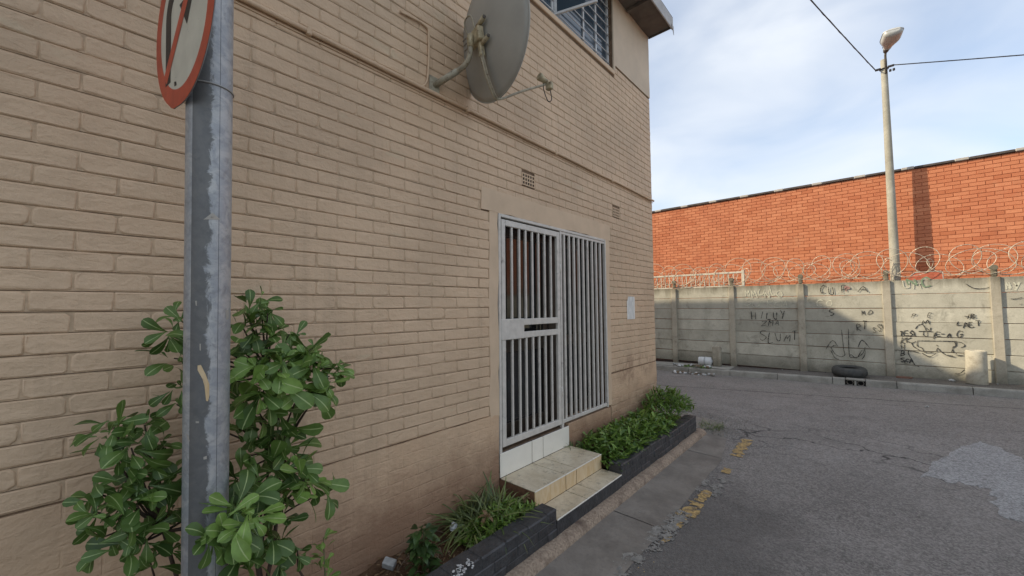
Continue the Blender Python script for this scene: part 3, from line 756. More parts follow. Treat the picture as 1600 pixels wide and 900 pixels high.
# upper window
y0, y1, z0, z1 = WIN; xf = WX - .085
wi = MB(); fw = .035
for a, c, e, f in ((y0, y0 + fw, z0 + .02, z1), (y1 - fw, y1, z0 + .02, z1), (y0 + fw, y1 - fw, z0 + .02, z0 + .02 + fw), (y0 + fw, y1 - fw, z1 - fw, z1)): wi.cbox(xf - .02, xf + .02, a, c, e, f, .004)
win = wi.build('window', 'white_frame', house)
for ym in (3.62, 4.30, 4.62):
    b = MB(); b.cbox(xf - .018, xf + .018, ym - .016, ym + .016, z0 + .057, z1 - fw - .002, .004); b.build('mullion', 'white_frame', win)
edges = [y0 + fw, 3.62, 4.30, 4.62, y1 - fw]
for i in range(4):
    b = MB(); b.box(xf - .006, xf - .002, edges[i] + .014, edges[i + 1] - .014, z0 + .056, z1 - fw - .002); b.build('pane', 'window_glass', win)
b = MB(); b.quad((xf - .19, y0 - .1, z0 - .1), (xf - .19, y1 + .1, z0 - .1), (xf - .19, y1 + .1, z1), (xf - .19, y0 - .1, z1)); b.build('room_backing', 'interior_dark', win)  # near-black sheet behind the panes, painted to stand for the unlit room
for i in range(8):
    zz = z0 + .14 + i * .135
    b = MB(); b.tube([(xf + .028, y0 + .01, zz), (xf + .028, y1 - .01, zz)], .007, 6); b.build('burglar_bar', 'white_frame', win)
b = MB(); b.cbox(WX - .12, WX + .016, y0 - .01, y1 + .01, z0 - .045, z0 + .018, .006); b.build('window_sill', 'plaster_lintel', win)
# open casement leaves
def leaf(hy, ang, w, z0l, z1l, name):
    b = MB(); mt = Matrix.Translation((xf + .024, hy, 0)) @ Matrix.Rotation(ang, 4, 'Z')
    for a, c, e, f in ((0, .03, z0l, z1l), (w - .03, w, z0l, z1l), (.03, w - .03, z0l, z0l + .03), (.03, w - .03, z1l - .03, z1l)): b.cbox(-.012, .012, a, c, e, f, .003, mt)
    o = b.build('casement', 'white_frame', win)
    g = MB(); g.box(-.003, .003, .028, w - .028, z0l + .028, z1l - .028, 0, mt); g.build('casement_pane', 'window_glass', o)
leaf(3.64, math.radians(-72), .50, z0 + .10, z1 - .06, 'casement')
# neighbouring taller block farther along the cross street (it throws the shade on the graffiti wall)
nb = thing('apartment_block', (-16, 0, 0), 'plain rendered three-storey block beside the house', 'building')
b = MB(); b.box(-22, -10.104, -12, HY - .02, -.1, 8.36); b.build('wall', 'render_wall', nb)
b = MB(); b.box(-22.1, -10.06, -12.1, HY + .02, 8.361, 8.40); b.build('roof', 'roof_metal', nb)
for fl in range(3):
    for i in range(5):
        x = -20.6 + i * 2.1; z = 1.1 + fl * 2.6
        b = MB(); b.cbox(x, x + 1.1, HY - .03, HY + .012, z, z + 1.2, .01); w_ = b.build('window', 'white_frame', nb)
        b = MB(); b.box(x + .06, x + 1.04, HY + .0125, HY + .016, z + .06, z + 1.14); b.build('pane', 'window_glass', w_)

# ------------------------------------------------------------------ door behind the gate
dr = thing('glazed_door', (WX - .2, 3.6, .556), 'dark glazed double door behind the barred gate', 'door')
xd = WX - .2
b = MB()
for a, c in ((2.605, 2.66), (3.60, 3.68), (4.58, 4.635)): b.cbox(xd - .03, xd + .03, a, c, .576, 2.75, .005)
b.cbox(xd - .03, xd + .03, 2.661, 3.599, 2.69, 2.75, .005); b.cbox(xd - .03, xd + .03, 3.681, 4.579, 2.69, 2.75, .005); b.build('frame', 'door_brown', dr)
for a, c in ((2.661, 3.599), (3.681, 4.579)):
    b = MB(); b.cbox(xd - .02, xd + .018, a, a + .09, .58, 2.688, .004); b.cbox(xd - .02, xd + .018, c - .09, c, .58, 2.688, .004)
    for e, f in ((.58, .72), (1.42, 1.54), (2.59, 2.688)): b.cbox(xd - .018, xd + .016, a + .091, c - .091, e, f, .004)
    lf = b.build('door_leaf', 'door_brown', dr)
    for e, f in ((.721, 1.419), (1.541, 2.589)):
        g = MB(); g.box(xd - .004, xd + .002, a + .088, c - .088, e - .003, f + .003); g.build('pane', 'dark_glass', lf)

# ------------------------------------------------------------------ security gate
gate = thing('security_gate', (WX, 3.6, .57), 'grey barred steel security gate with lock box across the doorway', 'gate')
gx = WX - .012
b = MB()
b.cbox(gx - .02, gx + .02, 2.606, 2.636, .50, 2.752, .004); b.cbox(gx - .02, gx + .02, 2.637, 4.60, 2.722, 2.752, .004)
b.cbox(gx - .02, gx + .02, 4.606, 4.634, .585, 2.752, .004); b.cbox(gx - .02, gx + .02, 3.592, 3.622, .50, 2.721, .004)
b.build('outer_frame', 'gate_grey', gate)
lfm = MB(); l0, l1, lz0, lz1 = 2.645, 3.584, .60, 2.705; gw = .052
lfm.cbox(gx - .016, gx + .018, l0, l0 + gw, lz0, lz1, .004); lfm.cbox(gx - .016, gx + .018, l1 - gw, l1, lz0, lz1, .004)
for e, f in ((lz0, lz0 + .06), (lz1 - .058, lz1), (1.575, 1.635), (1.70, 1.762)): lfm.cbox(gx - .016, gx + .018, l0 + gw + .001, l1 - gw - .001, e, f, .004)
lframe = lfm.build('gate_leaf', 'gate_grey', gate)
i0, i1 = l0 + gw, l1 - gw
for i in range(7):
    y = i0 + (i1 - i0) * (i + 1) / 8 + random.uniform(-.004, .004)
    for e, f in ((lz0 + .059, 1.576), (1.761, lz1 - .057)):
        b = MB(); b.cbox(gx - .010, gx + .012, y - .0115, y + .0115, e, f, .003); b.build('bar', 'gate_grey', lframe)
b = MB(); b.cbox(gx - .03, gx + .026, 2.628, 2.955, 1.572, 1.766, .005); b.build('lock_box', 'gate_grey', lframe)
for zz in (2.30, .95):
    b = MB(); b.tube([(gx + .018, 3.588, zz - .05), (gx + .018, 3.588, zz + .05)], .011, 10); b.build('hinge', 'gate_grey', lframe)
p0, p1 = 3.626, 4.602
for e, f in ((.60, .64), (2.69, 2.72)): b = MB(); b.cbox(gx - .014, gx + .014, p0, p1, e, f, .004); b.build('rail', 'gate_grey', gate)
for i in range(9):
    y = p0 + .06 + (p1 - p0 - .12) * i / 8.4 + random.uniform(-.004, .004)
    b = MB(); b.cbox(gx - .012, gx + .014, y - .0135, y + .0135, .639, 2.691, .003); b.build('bar', 'gate_grey', gate)

# ------------------------------------------------------------------ tiled steps
st = thing('tiled_steps', (-2.2, 3.15, 0), 'cream tiled two-step doorstep with white tiled riser', 'steps')
zt, z2, xr = .343, .196, -2.097
b = MB(); b.box(WX - .006, xr - .006, 2.606, 3.704, .02, zt - .009); b.box(xr - .0055, -1.878, 2.606, 3.704, .02, z2 - .009)
core = b.build('core', 'grout', st)
for yy in (2.603, 3.707): b = MB(); b.quad((WX, yy, .02), (xr - .004, yy, .02), (xr - .004, yy, zt - .010), (WX, yy, zt - .010)); b.build('side_face', 'step_side', st)
cols = [(2.602, 3.053), (3.061, 3.233), (3.241, 3.708)]
for a, c in cols:
    b = MB(); b.cbox(WX + .002, WX + .011, a, c, zt + .002, .556, .002); b.build('riser_tile', 'tile_white', st)
    b = MB(); b.cbox(WX + .012, xr, a, c, zt - .008, zt, .002); b.build('tread_tile', 'tile_cream', st)
    b = MB(); b.cbox(xr - .005, xr + .003, a + .001, c - .001, z2 + .001, zt - .010, .0015); b.build('riser_tile', 'tile_riser', st)
    b = MB(); b.cbox(xr + .004, -1.872, a, c, z2 - .008, z2, .002); b.build('tread_tile', 'tile_cream', st)
b = MB(); b.cbox(xr + .0005, xr + .006, 2.602, 3.708, zt - .009, zt + .0015, .002); b.build('nosing', 'tile_white', st)
b = MB(); b.cbox(-1.8715, -1.866, 2.602, 3.708, z2 - .009, z2 + .0015, .002); b.build('nosing', 'tile_white', st)
b = MB(); b.cbox(-1.877, -1.868, 2.60, 3.71, .03, z2 - .010, .002); b.build('front_face', 'black_paint', st)

# ------------------------------------------------------------------ black planter walls
def planter(y0, y1, label, ret):
    t = thing('planter_wall', (-1.95, (y0 + y1) / 2, .05), label, 'planter wall', 'low black planter walls beside the steps')
    core = MB(); core.box(-2.014, -1.8745, y0 + .004, y1 - .004, .03, .2785); core.build('mortar', 'black_paint', t)
    L = .232; row = 0
    for (za, zb_) in ((.055, .130), (.132, .206), (.208, .284)):
        y = y0 - (L / 2 if row % 2 else 0)
        while y < y1 - .02:
            a = max(y0, y) + .0012; c = min(y1, y + L) - .0012
            if c - a > .03:
                j = random.uniform(-.005, .005); b = MB()
                b.cbox(-2.018 + j, -1.870 + j, a, c, za + random.uniform(-.002, .002), zb_ + random.uniform(-.003, .003), .010 if row == 2 else .007)
                b.build('brick', 'black_paint', t)
            y += L
        row += 1
    return t
planter(.85, 2.60, 'low black painted brick planter wall beside the strap-leaved plant', 1)
planter(3.715, 6.06, 'low black painted brick planter wall in front of the leafy ground cover', 0)

# ------------------------------------------------------------------ leaves
def leaf_mesh(L, Wd, curl, fold, shape='obovate', n=6):
    """returns (verts, faces, across) for one leaf along +X, face up +Z"""
    v = []; ac = []; f = []
    for i in range(n + 1):
        u = i / n
        if shape == 'obovate':
            tb = ((0, .07), (.2, .20), (.4, .50), (.6, .82), (.77, 1.0), (.91, .84), (1, .26)) if n == 6 else ((0, .07), (.25, .28), (.5, .68), (.72, .98), (.9, .84), (1, .26))
            u, w = tb[i]
        elif shape == 'lance': w = math.sin(math.pi * (u * .97 + .02)) ** .9
        else: w = (1 - u) ** .55 * min(1, u * 6 + .35)
        w *= Wd / 2; th = curl * u
        x = L * (math.sin(th) / curl if abs(curl) > 1e-3 else u); z = -L * ((1 - math.cos(th)) / curl if abs(curl) > 1e-3 else 0)
        for s_ in (-1, 0, 1):
            v.append(Vector((x, s_ * w, z + abs(s_) * w * fold))); ac.append(float(s_))
    for i in range(n):
        for k in range(2): f.append((i * 3 + k, i * 3 + k + 1, i * 3 + k + 4, i * 3 + k + 3))
    return v, f, ac
def frame_mat(p, d, up):
    d = d.normalized(); y = up.cross(d)
    if y.length < 1e-3: y = Vector((0, 1, 0)).cross(d)
    y.normalize(); z = d.cross(y)
    return Matrix(((d.x, y.x, z.x, p.x), (d.y, y.y, z.y, p.y), (d.z, y.z, z.z, p.z), (0, 0, 0, 1)))
class Leaves:
    def __init__(s): s.b = MB(); s.ac = []; s.ti = []
    def add(s, lm, m, tint):
        n = len(s.b.v); s.b.v += [tuple(m @ q) for q in lm[0]]
        for f in lm[1]: s.b.face([n + i for i in f], True)
        s.ac += lm[2]; s.ti += [tint] * len(lm[0])
    def build(s, name, mat, parent=None):
        s.b.attr = {'across': s.ac, 'tint': s.ti}; return s.b.build(name, mat, parent)
R_ = random.Random(21)
# -- big shrub round the sign pole
shrub = thing('shrub', (-2.24, .62, .17), 'leafy green shrub with rounded leaf whorls growing round the sign pole', 'shrub')
lv = []
for i in range(26):
    L = R_.uniform(.095, .14); lm = leaf_mesh(L, L * R_.uniform(.40, .50), R_.uniform(-.2, 1.5), R_.uniform(.05, .5))
    b = MB(); b.v = [tuple(q) for q in lm[0]]; b.f = list(lm[1]); b.sm = [True] * len(lm[1]); tint = R_.random() ** 1.3
    b.attr = {'across': lm[2], 'tint': [tint] * len(lm[0])}; lv.append((b.mesh('leaf', 'leaf_shrub'), lm, tint))
bright = [m for m in lv if m[2] > .3] or lv
# (px, py, depth plane x, number of leaves, painted lit-or-shaded tint, size)
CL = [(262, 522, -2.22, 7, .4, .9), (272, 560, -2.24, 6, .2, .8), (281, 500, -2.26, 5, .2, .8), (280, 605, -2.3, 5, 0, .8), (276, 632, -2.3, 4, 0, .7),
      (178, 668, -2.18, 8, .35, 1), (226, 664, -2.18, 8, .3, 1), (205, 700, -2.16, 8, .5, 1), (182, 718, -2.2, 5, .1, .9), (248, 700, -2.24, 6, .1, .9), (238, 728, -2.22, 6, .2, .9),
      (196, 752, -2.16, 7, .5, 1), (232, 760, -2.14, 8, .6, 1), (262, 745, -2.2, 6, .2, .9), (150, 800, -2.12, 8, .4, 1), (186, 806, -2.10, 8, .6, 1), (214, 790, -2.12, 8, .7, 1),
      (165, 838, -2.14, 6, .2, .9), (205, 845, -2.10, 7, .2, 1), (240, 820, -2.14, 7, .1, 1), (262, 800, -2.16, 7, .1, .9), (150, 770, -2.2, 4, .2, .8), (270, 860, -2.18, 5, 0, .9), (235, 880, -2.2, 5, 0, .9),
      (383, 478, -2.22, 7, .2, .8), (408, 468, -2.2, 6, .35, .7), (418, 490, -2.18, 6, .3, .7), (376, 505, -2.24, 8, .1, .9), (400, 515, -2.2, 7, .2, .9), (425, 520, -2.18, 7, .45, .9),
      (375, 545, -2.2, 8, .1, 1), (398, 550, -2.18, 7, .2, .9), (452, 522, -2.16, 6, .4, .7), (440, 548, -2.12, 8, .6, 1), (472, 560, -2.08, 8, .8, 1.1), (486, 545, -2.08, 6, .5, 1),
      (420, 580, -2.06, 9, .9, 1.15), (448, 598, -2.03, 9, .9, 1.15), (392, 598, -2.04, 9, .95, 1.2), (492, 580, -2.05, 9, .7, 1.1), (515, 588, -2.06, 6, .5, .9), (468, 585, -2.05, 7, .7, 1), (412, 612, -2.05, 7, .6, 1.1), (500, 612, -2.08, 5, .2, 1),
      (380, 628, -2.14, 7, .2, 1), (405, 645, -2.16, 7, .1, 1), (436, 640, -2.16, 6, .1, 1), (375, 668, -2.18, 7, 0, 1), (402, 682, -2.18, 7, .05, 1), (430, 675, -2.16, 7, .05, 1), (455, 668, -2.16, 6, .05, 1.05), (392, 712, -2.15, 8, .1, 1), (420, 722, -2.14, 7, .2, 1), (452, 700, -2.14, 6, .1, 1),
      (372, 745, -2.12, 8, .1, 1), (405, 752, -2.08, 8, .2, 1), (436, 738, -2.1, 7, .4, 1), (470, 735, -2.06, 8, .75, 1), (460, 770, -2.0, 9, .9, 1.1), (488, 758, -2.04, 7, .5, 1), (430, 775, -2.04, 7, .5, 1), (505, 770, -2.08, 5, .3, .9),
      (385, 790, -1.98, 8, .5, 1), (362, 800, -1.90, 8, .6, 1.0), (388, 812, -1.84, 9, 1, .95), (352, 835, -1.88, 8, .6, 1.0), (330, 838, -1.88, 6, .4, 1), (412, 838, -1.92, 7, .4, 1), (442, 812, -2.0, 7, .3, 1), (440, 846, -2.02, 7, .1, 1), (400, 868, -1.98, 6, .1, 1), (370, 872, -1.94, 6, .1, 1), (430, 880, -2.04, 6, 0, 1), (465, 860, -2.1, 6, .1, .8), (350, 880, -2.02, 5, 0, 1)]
stems = MB(); base = Vector((-2.24, .62, .17))
hubs = [base + Vector((0, 0, .25)), Vector((-2.26, .30, .55)), Vector((-2.26, .62, .75)), Vector((-2.22, .72, 1.15)), Vector((-2.22, .28, .95)), Vector((-2.20, .66, 1.55)), Vector((-2.12, .80, .55)), Vector((-2.05, .60, .45))]
for h, (r0, r1) in zip(hubs[1:], ((.014, .010), (.016, .011), (.012, .008), (.010, .007), (.008, .006), (.012, .008), (.012, .008))):
    p0 = base + Vector((R_.uniform(-.05, .05), R_.uniform(-.08, .08), 0)); mid = (p0 + h) / 2 + Vector((R_.uniform(-.04, .02), R_.uniform(-.05, .05), 0))
    stems.tube(curve_pts([p0, mid, h], 5), [r0 + (r1 - r0) * i / 10 for i in range(11)], 6)
insts = []
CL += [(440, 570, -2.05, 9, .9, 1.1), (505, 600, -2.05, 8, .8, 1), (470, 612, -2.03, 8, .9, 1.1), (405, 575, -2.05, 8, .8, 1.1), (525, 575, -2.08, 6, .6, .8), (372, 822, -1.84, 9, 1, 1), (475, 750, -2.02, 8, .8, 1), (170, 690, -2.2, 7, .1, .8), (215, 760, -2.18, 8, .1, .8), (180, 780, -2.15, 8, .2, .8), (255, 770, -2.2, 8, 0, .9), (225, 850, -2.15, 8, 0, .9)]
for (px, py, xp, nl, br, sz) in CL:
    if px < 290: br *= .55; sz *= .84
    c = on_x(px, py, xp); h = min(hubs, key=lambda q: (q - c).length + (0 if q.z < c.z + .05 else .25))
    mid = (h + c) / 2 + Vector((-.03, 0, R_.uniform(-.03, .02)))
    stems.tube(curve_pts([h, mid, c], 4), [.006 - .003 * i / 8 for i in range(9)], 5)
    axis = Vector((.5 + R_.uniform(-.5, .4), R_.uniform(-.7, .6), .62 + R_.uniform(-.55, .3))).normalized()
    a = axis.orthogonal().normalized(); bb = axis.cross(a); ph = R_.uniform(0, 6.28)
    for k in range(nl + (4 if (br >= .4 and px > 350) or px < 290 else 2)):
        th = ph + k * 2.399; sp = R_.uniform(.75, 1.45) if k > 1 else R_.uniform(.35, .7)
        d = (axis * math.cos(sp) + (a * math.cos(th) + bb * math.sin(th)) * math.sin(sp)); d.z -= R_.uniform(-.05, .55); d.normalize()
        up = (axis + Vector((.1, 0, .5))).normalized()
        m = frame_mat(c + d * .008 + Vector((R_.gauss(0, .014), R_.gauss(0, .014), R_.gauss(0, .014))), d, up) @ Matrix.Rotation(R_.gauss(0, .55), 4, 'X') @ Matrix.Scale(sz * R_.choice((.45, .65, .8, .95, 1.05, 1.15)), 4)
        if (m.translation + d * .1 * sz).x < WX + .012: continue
        cand = sorted(lv, key=lambda q: abs(q[2] - br * .8 - R_.uniform(-.3, .35)))[:3]  # outer clusters take pale leaves as if lit, inner ones shade-dark leaves
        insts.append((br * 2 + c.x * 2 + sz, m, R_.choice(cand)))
insts.sort(key=lambda q: -q[0])
stems.build('stems', 'bark', shrub)
tail = Leaves()
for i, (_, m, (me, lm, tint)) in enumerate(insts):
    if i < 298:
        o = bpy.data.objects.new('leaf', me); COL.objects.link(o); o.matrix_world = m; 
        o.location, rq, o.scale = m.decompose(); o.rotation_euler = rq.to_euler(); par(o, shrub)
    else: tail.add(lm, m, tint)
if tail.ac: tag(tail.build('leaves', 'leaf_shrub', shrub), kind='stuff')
# -- generic tuft builders
def cloud(name, label, cat, mat, pts_fn, n, Ls, wr, shape, loc, curl=(.3, 1.2), up=.8, tint=(0, 1), stem=None, group=None, kind=None):
    L_ = Leaves(); pl = thing(name, loc, label, cat, group) if not kind else None
    for i in range(n):
        p, outd = pts_fn(); L = R_.uniform(*Ls); lm = leaf_mesh(L, L * wr * R_.uniform(.8, 1.2), R_.uniform(*curl), R_.uniform(.1, .4), shape, 5)
        d = Vector((R_.uniform(-1, 1), R_.uniform(-1, 1), up * R_.uniform(.3, 1.3))) + outd
        m = frame_mat(p, d, Vector((R_.uniform(-.3, .3), R_.uniform(-.3, .3), 1))); m = m @ Matrix.Rotation(R_.uniform(-.6, .6), 4, 'X')
        L_.add(lm, m, R_.uniform(*tint))
    if kind:
        o = L_.build(name, mat); tag(o, label, cat, group, kind); return o
    tag(L_.build('leaves', mat, pl), kind='stuff'); return pl
def heap(y0, y1, x0, x1, zf, spread=0):
    def fn():
        y = R_.uniform(y0, y1); x = R_.uniform(x0, x1); h = zf(x, y); z = .2 + (h - .2) * R_.uniform(.25, 1) ** .6
        return Vector((x, y, z)), Vector((.35, 0, 0))
    return fn
def hz1(x, y): return   .22 + .25 * math.sin(max(0, min(1, (x + 2.60) / .74)) * math.pi) ** .6 * (.75 + .35 * noise.noise((x * 5, y * 3.2, 1))) * ss(3.62, 4.0, y)
cloud('ground_cover', 'dense leafy green ground cover spilling over the planter beside the steps', 'ground cover', 'leaf_ground', heap(3.72, 5.30, -2.47, -1.93, hz1), 2000, (.06, .13), .26, 'lance', (-2.2, 4.5, .2), kind='stuff')
def hz2(x, y): return .22 + .46 * math.exp(-((y - 5.80) / .40) ** 2) * math.sin(max(0, min(1, (x + 2.6) / .8)) * math.pi) ** .5
cloud('corner_plant', 'bushy green plant in the bed at the house corner', 'plant', 'leaf_ground', heap(5.28, 6.16, -2.46, -1.93, hz2), 1500, (.06, .12), .20, 'lance', (-2.2, 5.75, .2), (.2, 1.0), 1.0)
# strap-leaved clump, bright ground cover and dark weed in the near bed
def clump(c, rad): 
    def fn():
        th = R_.uniform(0, 6.28); r = rad * math.sqrt(R_.random()); return Vector((c[0] + r * math.cos(th), c[1] + r * math.sin(th), c[2])), Vector((math.cos(th) * .5, math.sin(th) * .5, .55))
    return fn
cloud('strap_leaved_plant', 'clump of long arching strap leaves beside the steps', 'plant', 'leaf_strap', clump((-2.28, 2.20, .17), .19), 300, (.22, .46), .05, 'strap', (-2.30, 2.22, .17), (.8, 2.2), .9)
def hz3(x, y): return .17 + .13 * (1 - ((y - 2.25) / .42) ** 2) + .03 * noise.noise((x * 9, y * 9, 0))
cloud('creeping_weed', 'bright green feathery weed along the near planter wall', 'weed', 'leaf_ground', heap(1.88, 2.57, -2.27, -2.02, hz3), 1000, (.035, .08), .24, 'lance', (-2.14, 2.25, .17), (.2, 1.0), .9, (.25, 1))
def weedpts(c, h, s):
    def fn():
        z = R_.random(); th = R_.uniform(0, 6.28); r = s * (1 - z * .6) * R_.random() ** .5
        return Vector((c[0] + r * math.cos(th), c[1] + r * math.sin(th), c[2] + h * z)), Vector((math.cos(th), math.sin(th), -.1))
    return fn
pc = on_x(660, 850, -2.17)
dw = cloud('nettle_weed', 'dark green leafy weed standing in the bare soil', 'weed', 'leaf_dark', weedpts((pc.x, pc.y, .16), .30, .085), 130, (.05, .10), .42, 'lance', (pc.x, pc.y, .16), (.3, 1.2), .4)
b = MB(); b.tube([(pc.x, pc.y, .15), (pc.x + .01, pc.y, .30), (pc.x, pc.y + .01, .46)], [.006, .005, .003], 5); b.build('stem', 'green_stem', dw)
pc = on_x(505, 868, -2.12)
sp = cloud('sapling', 'small green sprig at the foot of the shrub', 'plant', 'leaf_shrub', weedpts((pc.x, pc.y, .30), .42, .06), 46, (.04, .08), .36, 'obovate', (pc.x, pc.y, .16), (.2, .9), .6, (.3, .9))
b = MB(); b.tube([(pc.x, pc.y, .15), (pc.x + .01, pc.y + .01, .45), (pc.x, pc.y, .70)], [.005, .004, .002], 5); b.build('stem', 'green_stem', sp)
cloud('weed_tuft', 'dry yellow-green grass tuft at the end of the gutter', 'weed', 'leaf_strap', clump((-1.80, 6.50, .02), .16), 130, (.06, .17), .06, 'strap', (-1.8, 6.5, .02), (.4, 1.4), .8)
cloud('step_weed', 'small grassy weed rooted at the edge of the top step', 'weed', 'leaf_strap', clump((-2.44, 3.70, .33), .05), 22, (.06, .13), .08, 'strap', (-2.44, 3.70, .33), (.5, 1.4), .6)
# dry leaf litter in the bed
dl = Leaves()
for i in range(330):
    y = R_.uniform(.9, 2.1); x = R_.uniform(-2.48, -2.04); L = R_.uniform(.015, .05); lm = leaf_mesh(L, L * R_.uniform(.2, .6), R_.uniform(-1, 1), .2, 'lance', 3)
    dl.add(lm, frame_mat(Vector((x, y, .165 + .035 * noise.noise((x * 6, y * 6, 2)) + .012)), Vector((R_.uniform(-1, 1), R_.uniform(-1, 1), R_.uniform(-.2, .4))), Vector((0, 0, 1))), R_.random())
tag(dl.build('leaf_litter', 'leaf_dry'), 'brown dry leaf litter on the soil of the near bed', 'litter', kind='stuff')
for (px, py, zz, sc, lab) in ((760, 808, .34, 1.0, 'crumpled dead brown leaf among the strap leaves'), (820, 778, .30, .7, 'crumpled dead brown leaf against the side of the steps')):
    c = on_z(px, py, zz); q = Leaves()
    for i in range(9): q.add(leaf_mesh(.075 * sc, .03, R_.uniform(.8, 2.2), .4, 'lance', 5), frame_mat(c, Vector((R_.uniform(-1, 1), R_.uniform(-1, 1), R_.uniform(-.3, .8))), Vector((0, 0, 1))), R_.uniform(.3, 1))
    tag(q.build('dead_leaf', 'leaf_dry'), lab, 'dead leaf')
tw = MB()
for i in range(26):
    y = R_.uniform(1.2, 2.0); x = R_.uniform(-2.46, -2.08); a = R_.uniform(0, 6.28); L = R_.uniform(.05, .20)
    tw.tube([(x, y, .19), (x + math.cos(a) * L * .5, y + math.sin(a) * L * .5, .20 + R_.uniform(0, .05)), (x + math.cos(a) * L, y + math.sin(a) * L, .20)], .003, 4)
tag(tw.build('twigs', 'litter_brown'), 'thin dry twigs lying on the near soil bed', 'twigs', kind='stuff')
def crumple(name, c, s, mat, label, cat, flat=.6, sub=2, group=None):
    import bmesh
    bm = bmesh.new(); bmesh.ops.create_icosphere(bm, subdivisions=sub, radius=1); rs = R_.uniform(0, 90)
    for v in bm.verts:
        d = v.co.normalized(); k = .62 + .55 * noise.noise(d * 1.7 + Vector((rs, 0, 0))) + .3 * noise.noise(d * 4.1 + Vector((0, rs, 0)))
        v.co = Vector((d.x * s[0], d.y * s[1], max(-.5, d.z) * s[2])) * k
    me = bpy.data.meshes.new(name); bm.to_mesh(me); bm.free(); me.materials.append(M[mat])
    o = link(name, me, None, c); o.rotation_euler = (0, 0, R_.uniform(0, 6)); return tag(o, label, cat, group)
c = on_z(708, 843, .19); crumple('plastic_wrapper', (c.x, c.y, c.z + .09), (.06, .035, .035), 'litter_grey', 'crumpled pale plastic wrapper on the planter edge', 'litter')
c = on_z(608, 888, .17)
b = MB(); b.cbox(-.04, .04, -.026, .026, 0, .045, .004); o = b.build('carton', 'litter_grey'); o.location = (c.x, c.y, .185); o.rotation_euler = (.35, .2, .6); tag(o, 'small crushed foil carton lying on the soil', 'carton')
c = on_z(732, 834, .2); crumple('paper_scrap', (c.x, c.y, .22), (.03, .02, .02), 'white_plastic', 'tiny white paper scrap on the soil beside the strap leaves', 'litter')
for px, py in ((889, 853), (1020, 733), (846, 740 + 140), (1046, 728), (1000, 800), (1205, 628), (1310, 676), (1455, 640), (1270, 820), (1340, 770)):
    c = on_z(px, py, .012); s_ = R_.uniform(.008, .018); crumple('pebble', (c.x, c.y, zr(c.x, c.y) + .012), (s_, s_ * .8, s_ * .7), 'pale_chips', 'tiny pale pebble lying on the road', 'pebble', 1, 1, 'tiny pale pebbles on the road')

# ------------------------------------------------------------------ sign pole and road sign
def on_d(px, py, t): d = ray(px, py); return CAM + d * (t / FPX)
pa = on_d(320.5, 900, 1.60); pb = on_d(329.5, 0, 1.60); dv = (pb - pa).normalized()
foot = pa + dv * ((.12 - pa.z) / dv.z); topp = pa + dv * ((4.3 - pa.z) / dv.z)
PR = .0762
b = MB(); nseg = 40; Lp = (topp - foot).length
b.tube([(0, 0, Lp * i / 24) for i in range(25)], PR, nseg)
pole = thing('sign_pole', foot, 'stained galvanised steel sign pole standing in front of the shrub', 'pole')
tube = b.build('pole', 'galvanised'); tube.location = foot; tube.rotation_euler = Vector((0, 0, 1)).rotation_difference(dv).to_euler(); par(tube, pole)
pm = Matrix.Translation(foot) @ dv.to_track_quat('Z', 'Y').to_matrix().to_4x4()
def on_pole(px, py):
    """point of the pole's surface behind a pixel"""
    d = ray(px, py).normalized(); o = CAM; w = o - foot
    dp = d - dv * d.dot(dv); wp = w - dv * w.dot(dv); A = dp.dot(dp); B = 2 * dp.dot(wp); C = wp.dot(wp) - PR * PR; D = B * B - 4 * A * C
    if D < 0: return None
    return o + d * ((-B - math.sqrt(D)) / (2 * A))
def decal(name, pxs, mat, lift=.0012):
    b = MB(); n = len(pxs); bd = []
    for i in range(n):
        for k in range(6): f = k / 6; bd.append((pxs[i][0] * (1 - f) + pxs[(i + 1) % n][0] * f, pxs[i][1] * (1 - f) + pxs[(i + 1) % n][1] * f))
    cx = sum(p[0] for p in bd) / len(bd); cy = sum(p[1] for p in bd) / len(bd); n = len(bd)
    for fr in (.02, .35, .7, 1):
        for p in bd:
            q = on_pole(cx + (p[0] - cx) * fr, cy + (p[1] - cy) * fr); ax = foot + dv * (q - foot).dot(dv); b.v.append(tuple(q + (q - ax).normalized() * lift))
    for r in range(3):
        for i in range(n): b.face((r * n + i, r * n + (i + 1) % n, (r + 1) * n + (i + 1) % n, (r + 1) * n + i), True)
    b.face(range(n)); b.build(name, mat, pole)
decal('sticker', [(318, 343), (332, 332), (344, 343)], 'coping_white')
decal('paint_drip', [(309, 571), (314, 570), (321, 584), (327, 600), (327, 618), (325, 627), (322, 626), (321, 608), (316, 590), (309, 578)], 'tile_riser')
for pts_ in ([(305, 470), (308, 470), (308, 478), (306, 477)], [(312, 537), (314, 537), (314, 548), (312, 547)], [(306, 658), (311, 658), (311, 661), (306, 661)], [(291, 677), (295, 680), (297, 690), (294, 687)], [(318, 714), (323, 712), (323, 717), (318, 718)], [(352, 485), (357, 484), (357, 498), (353, 500)]):
    decal('scratch', pts_, 'coping_white')
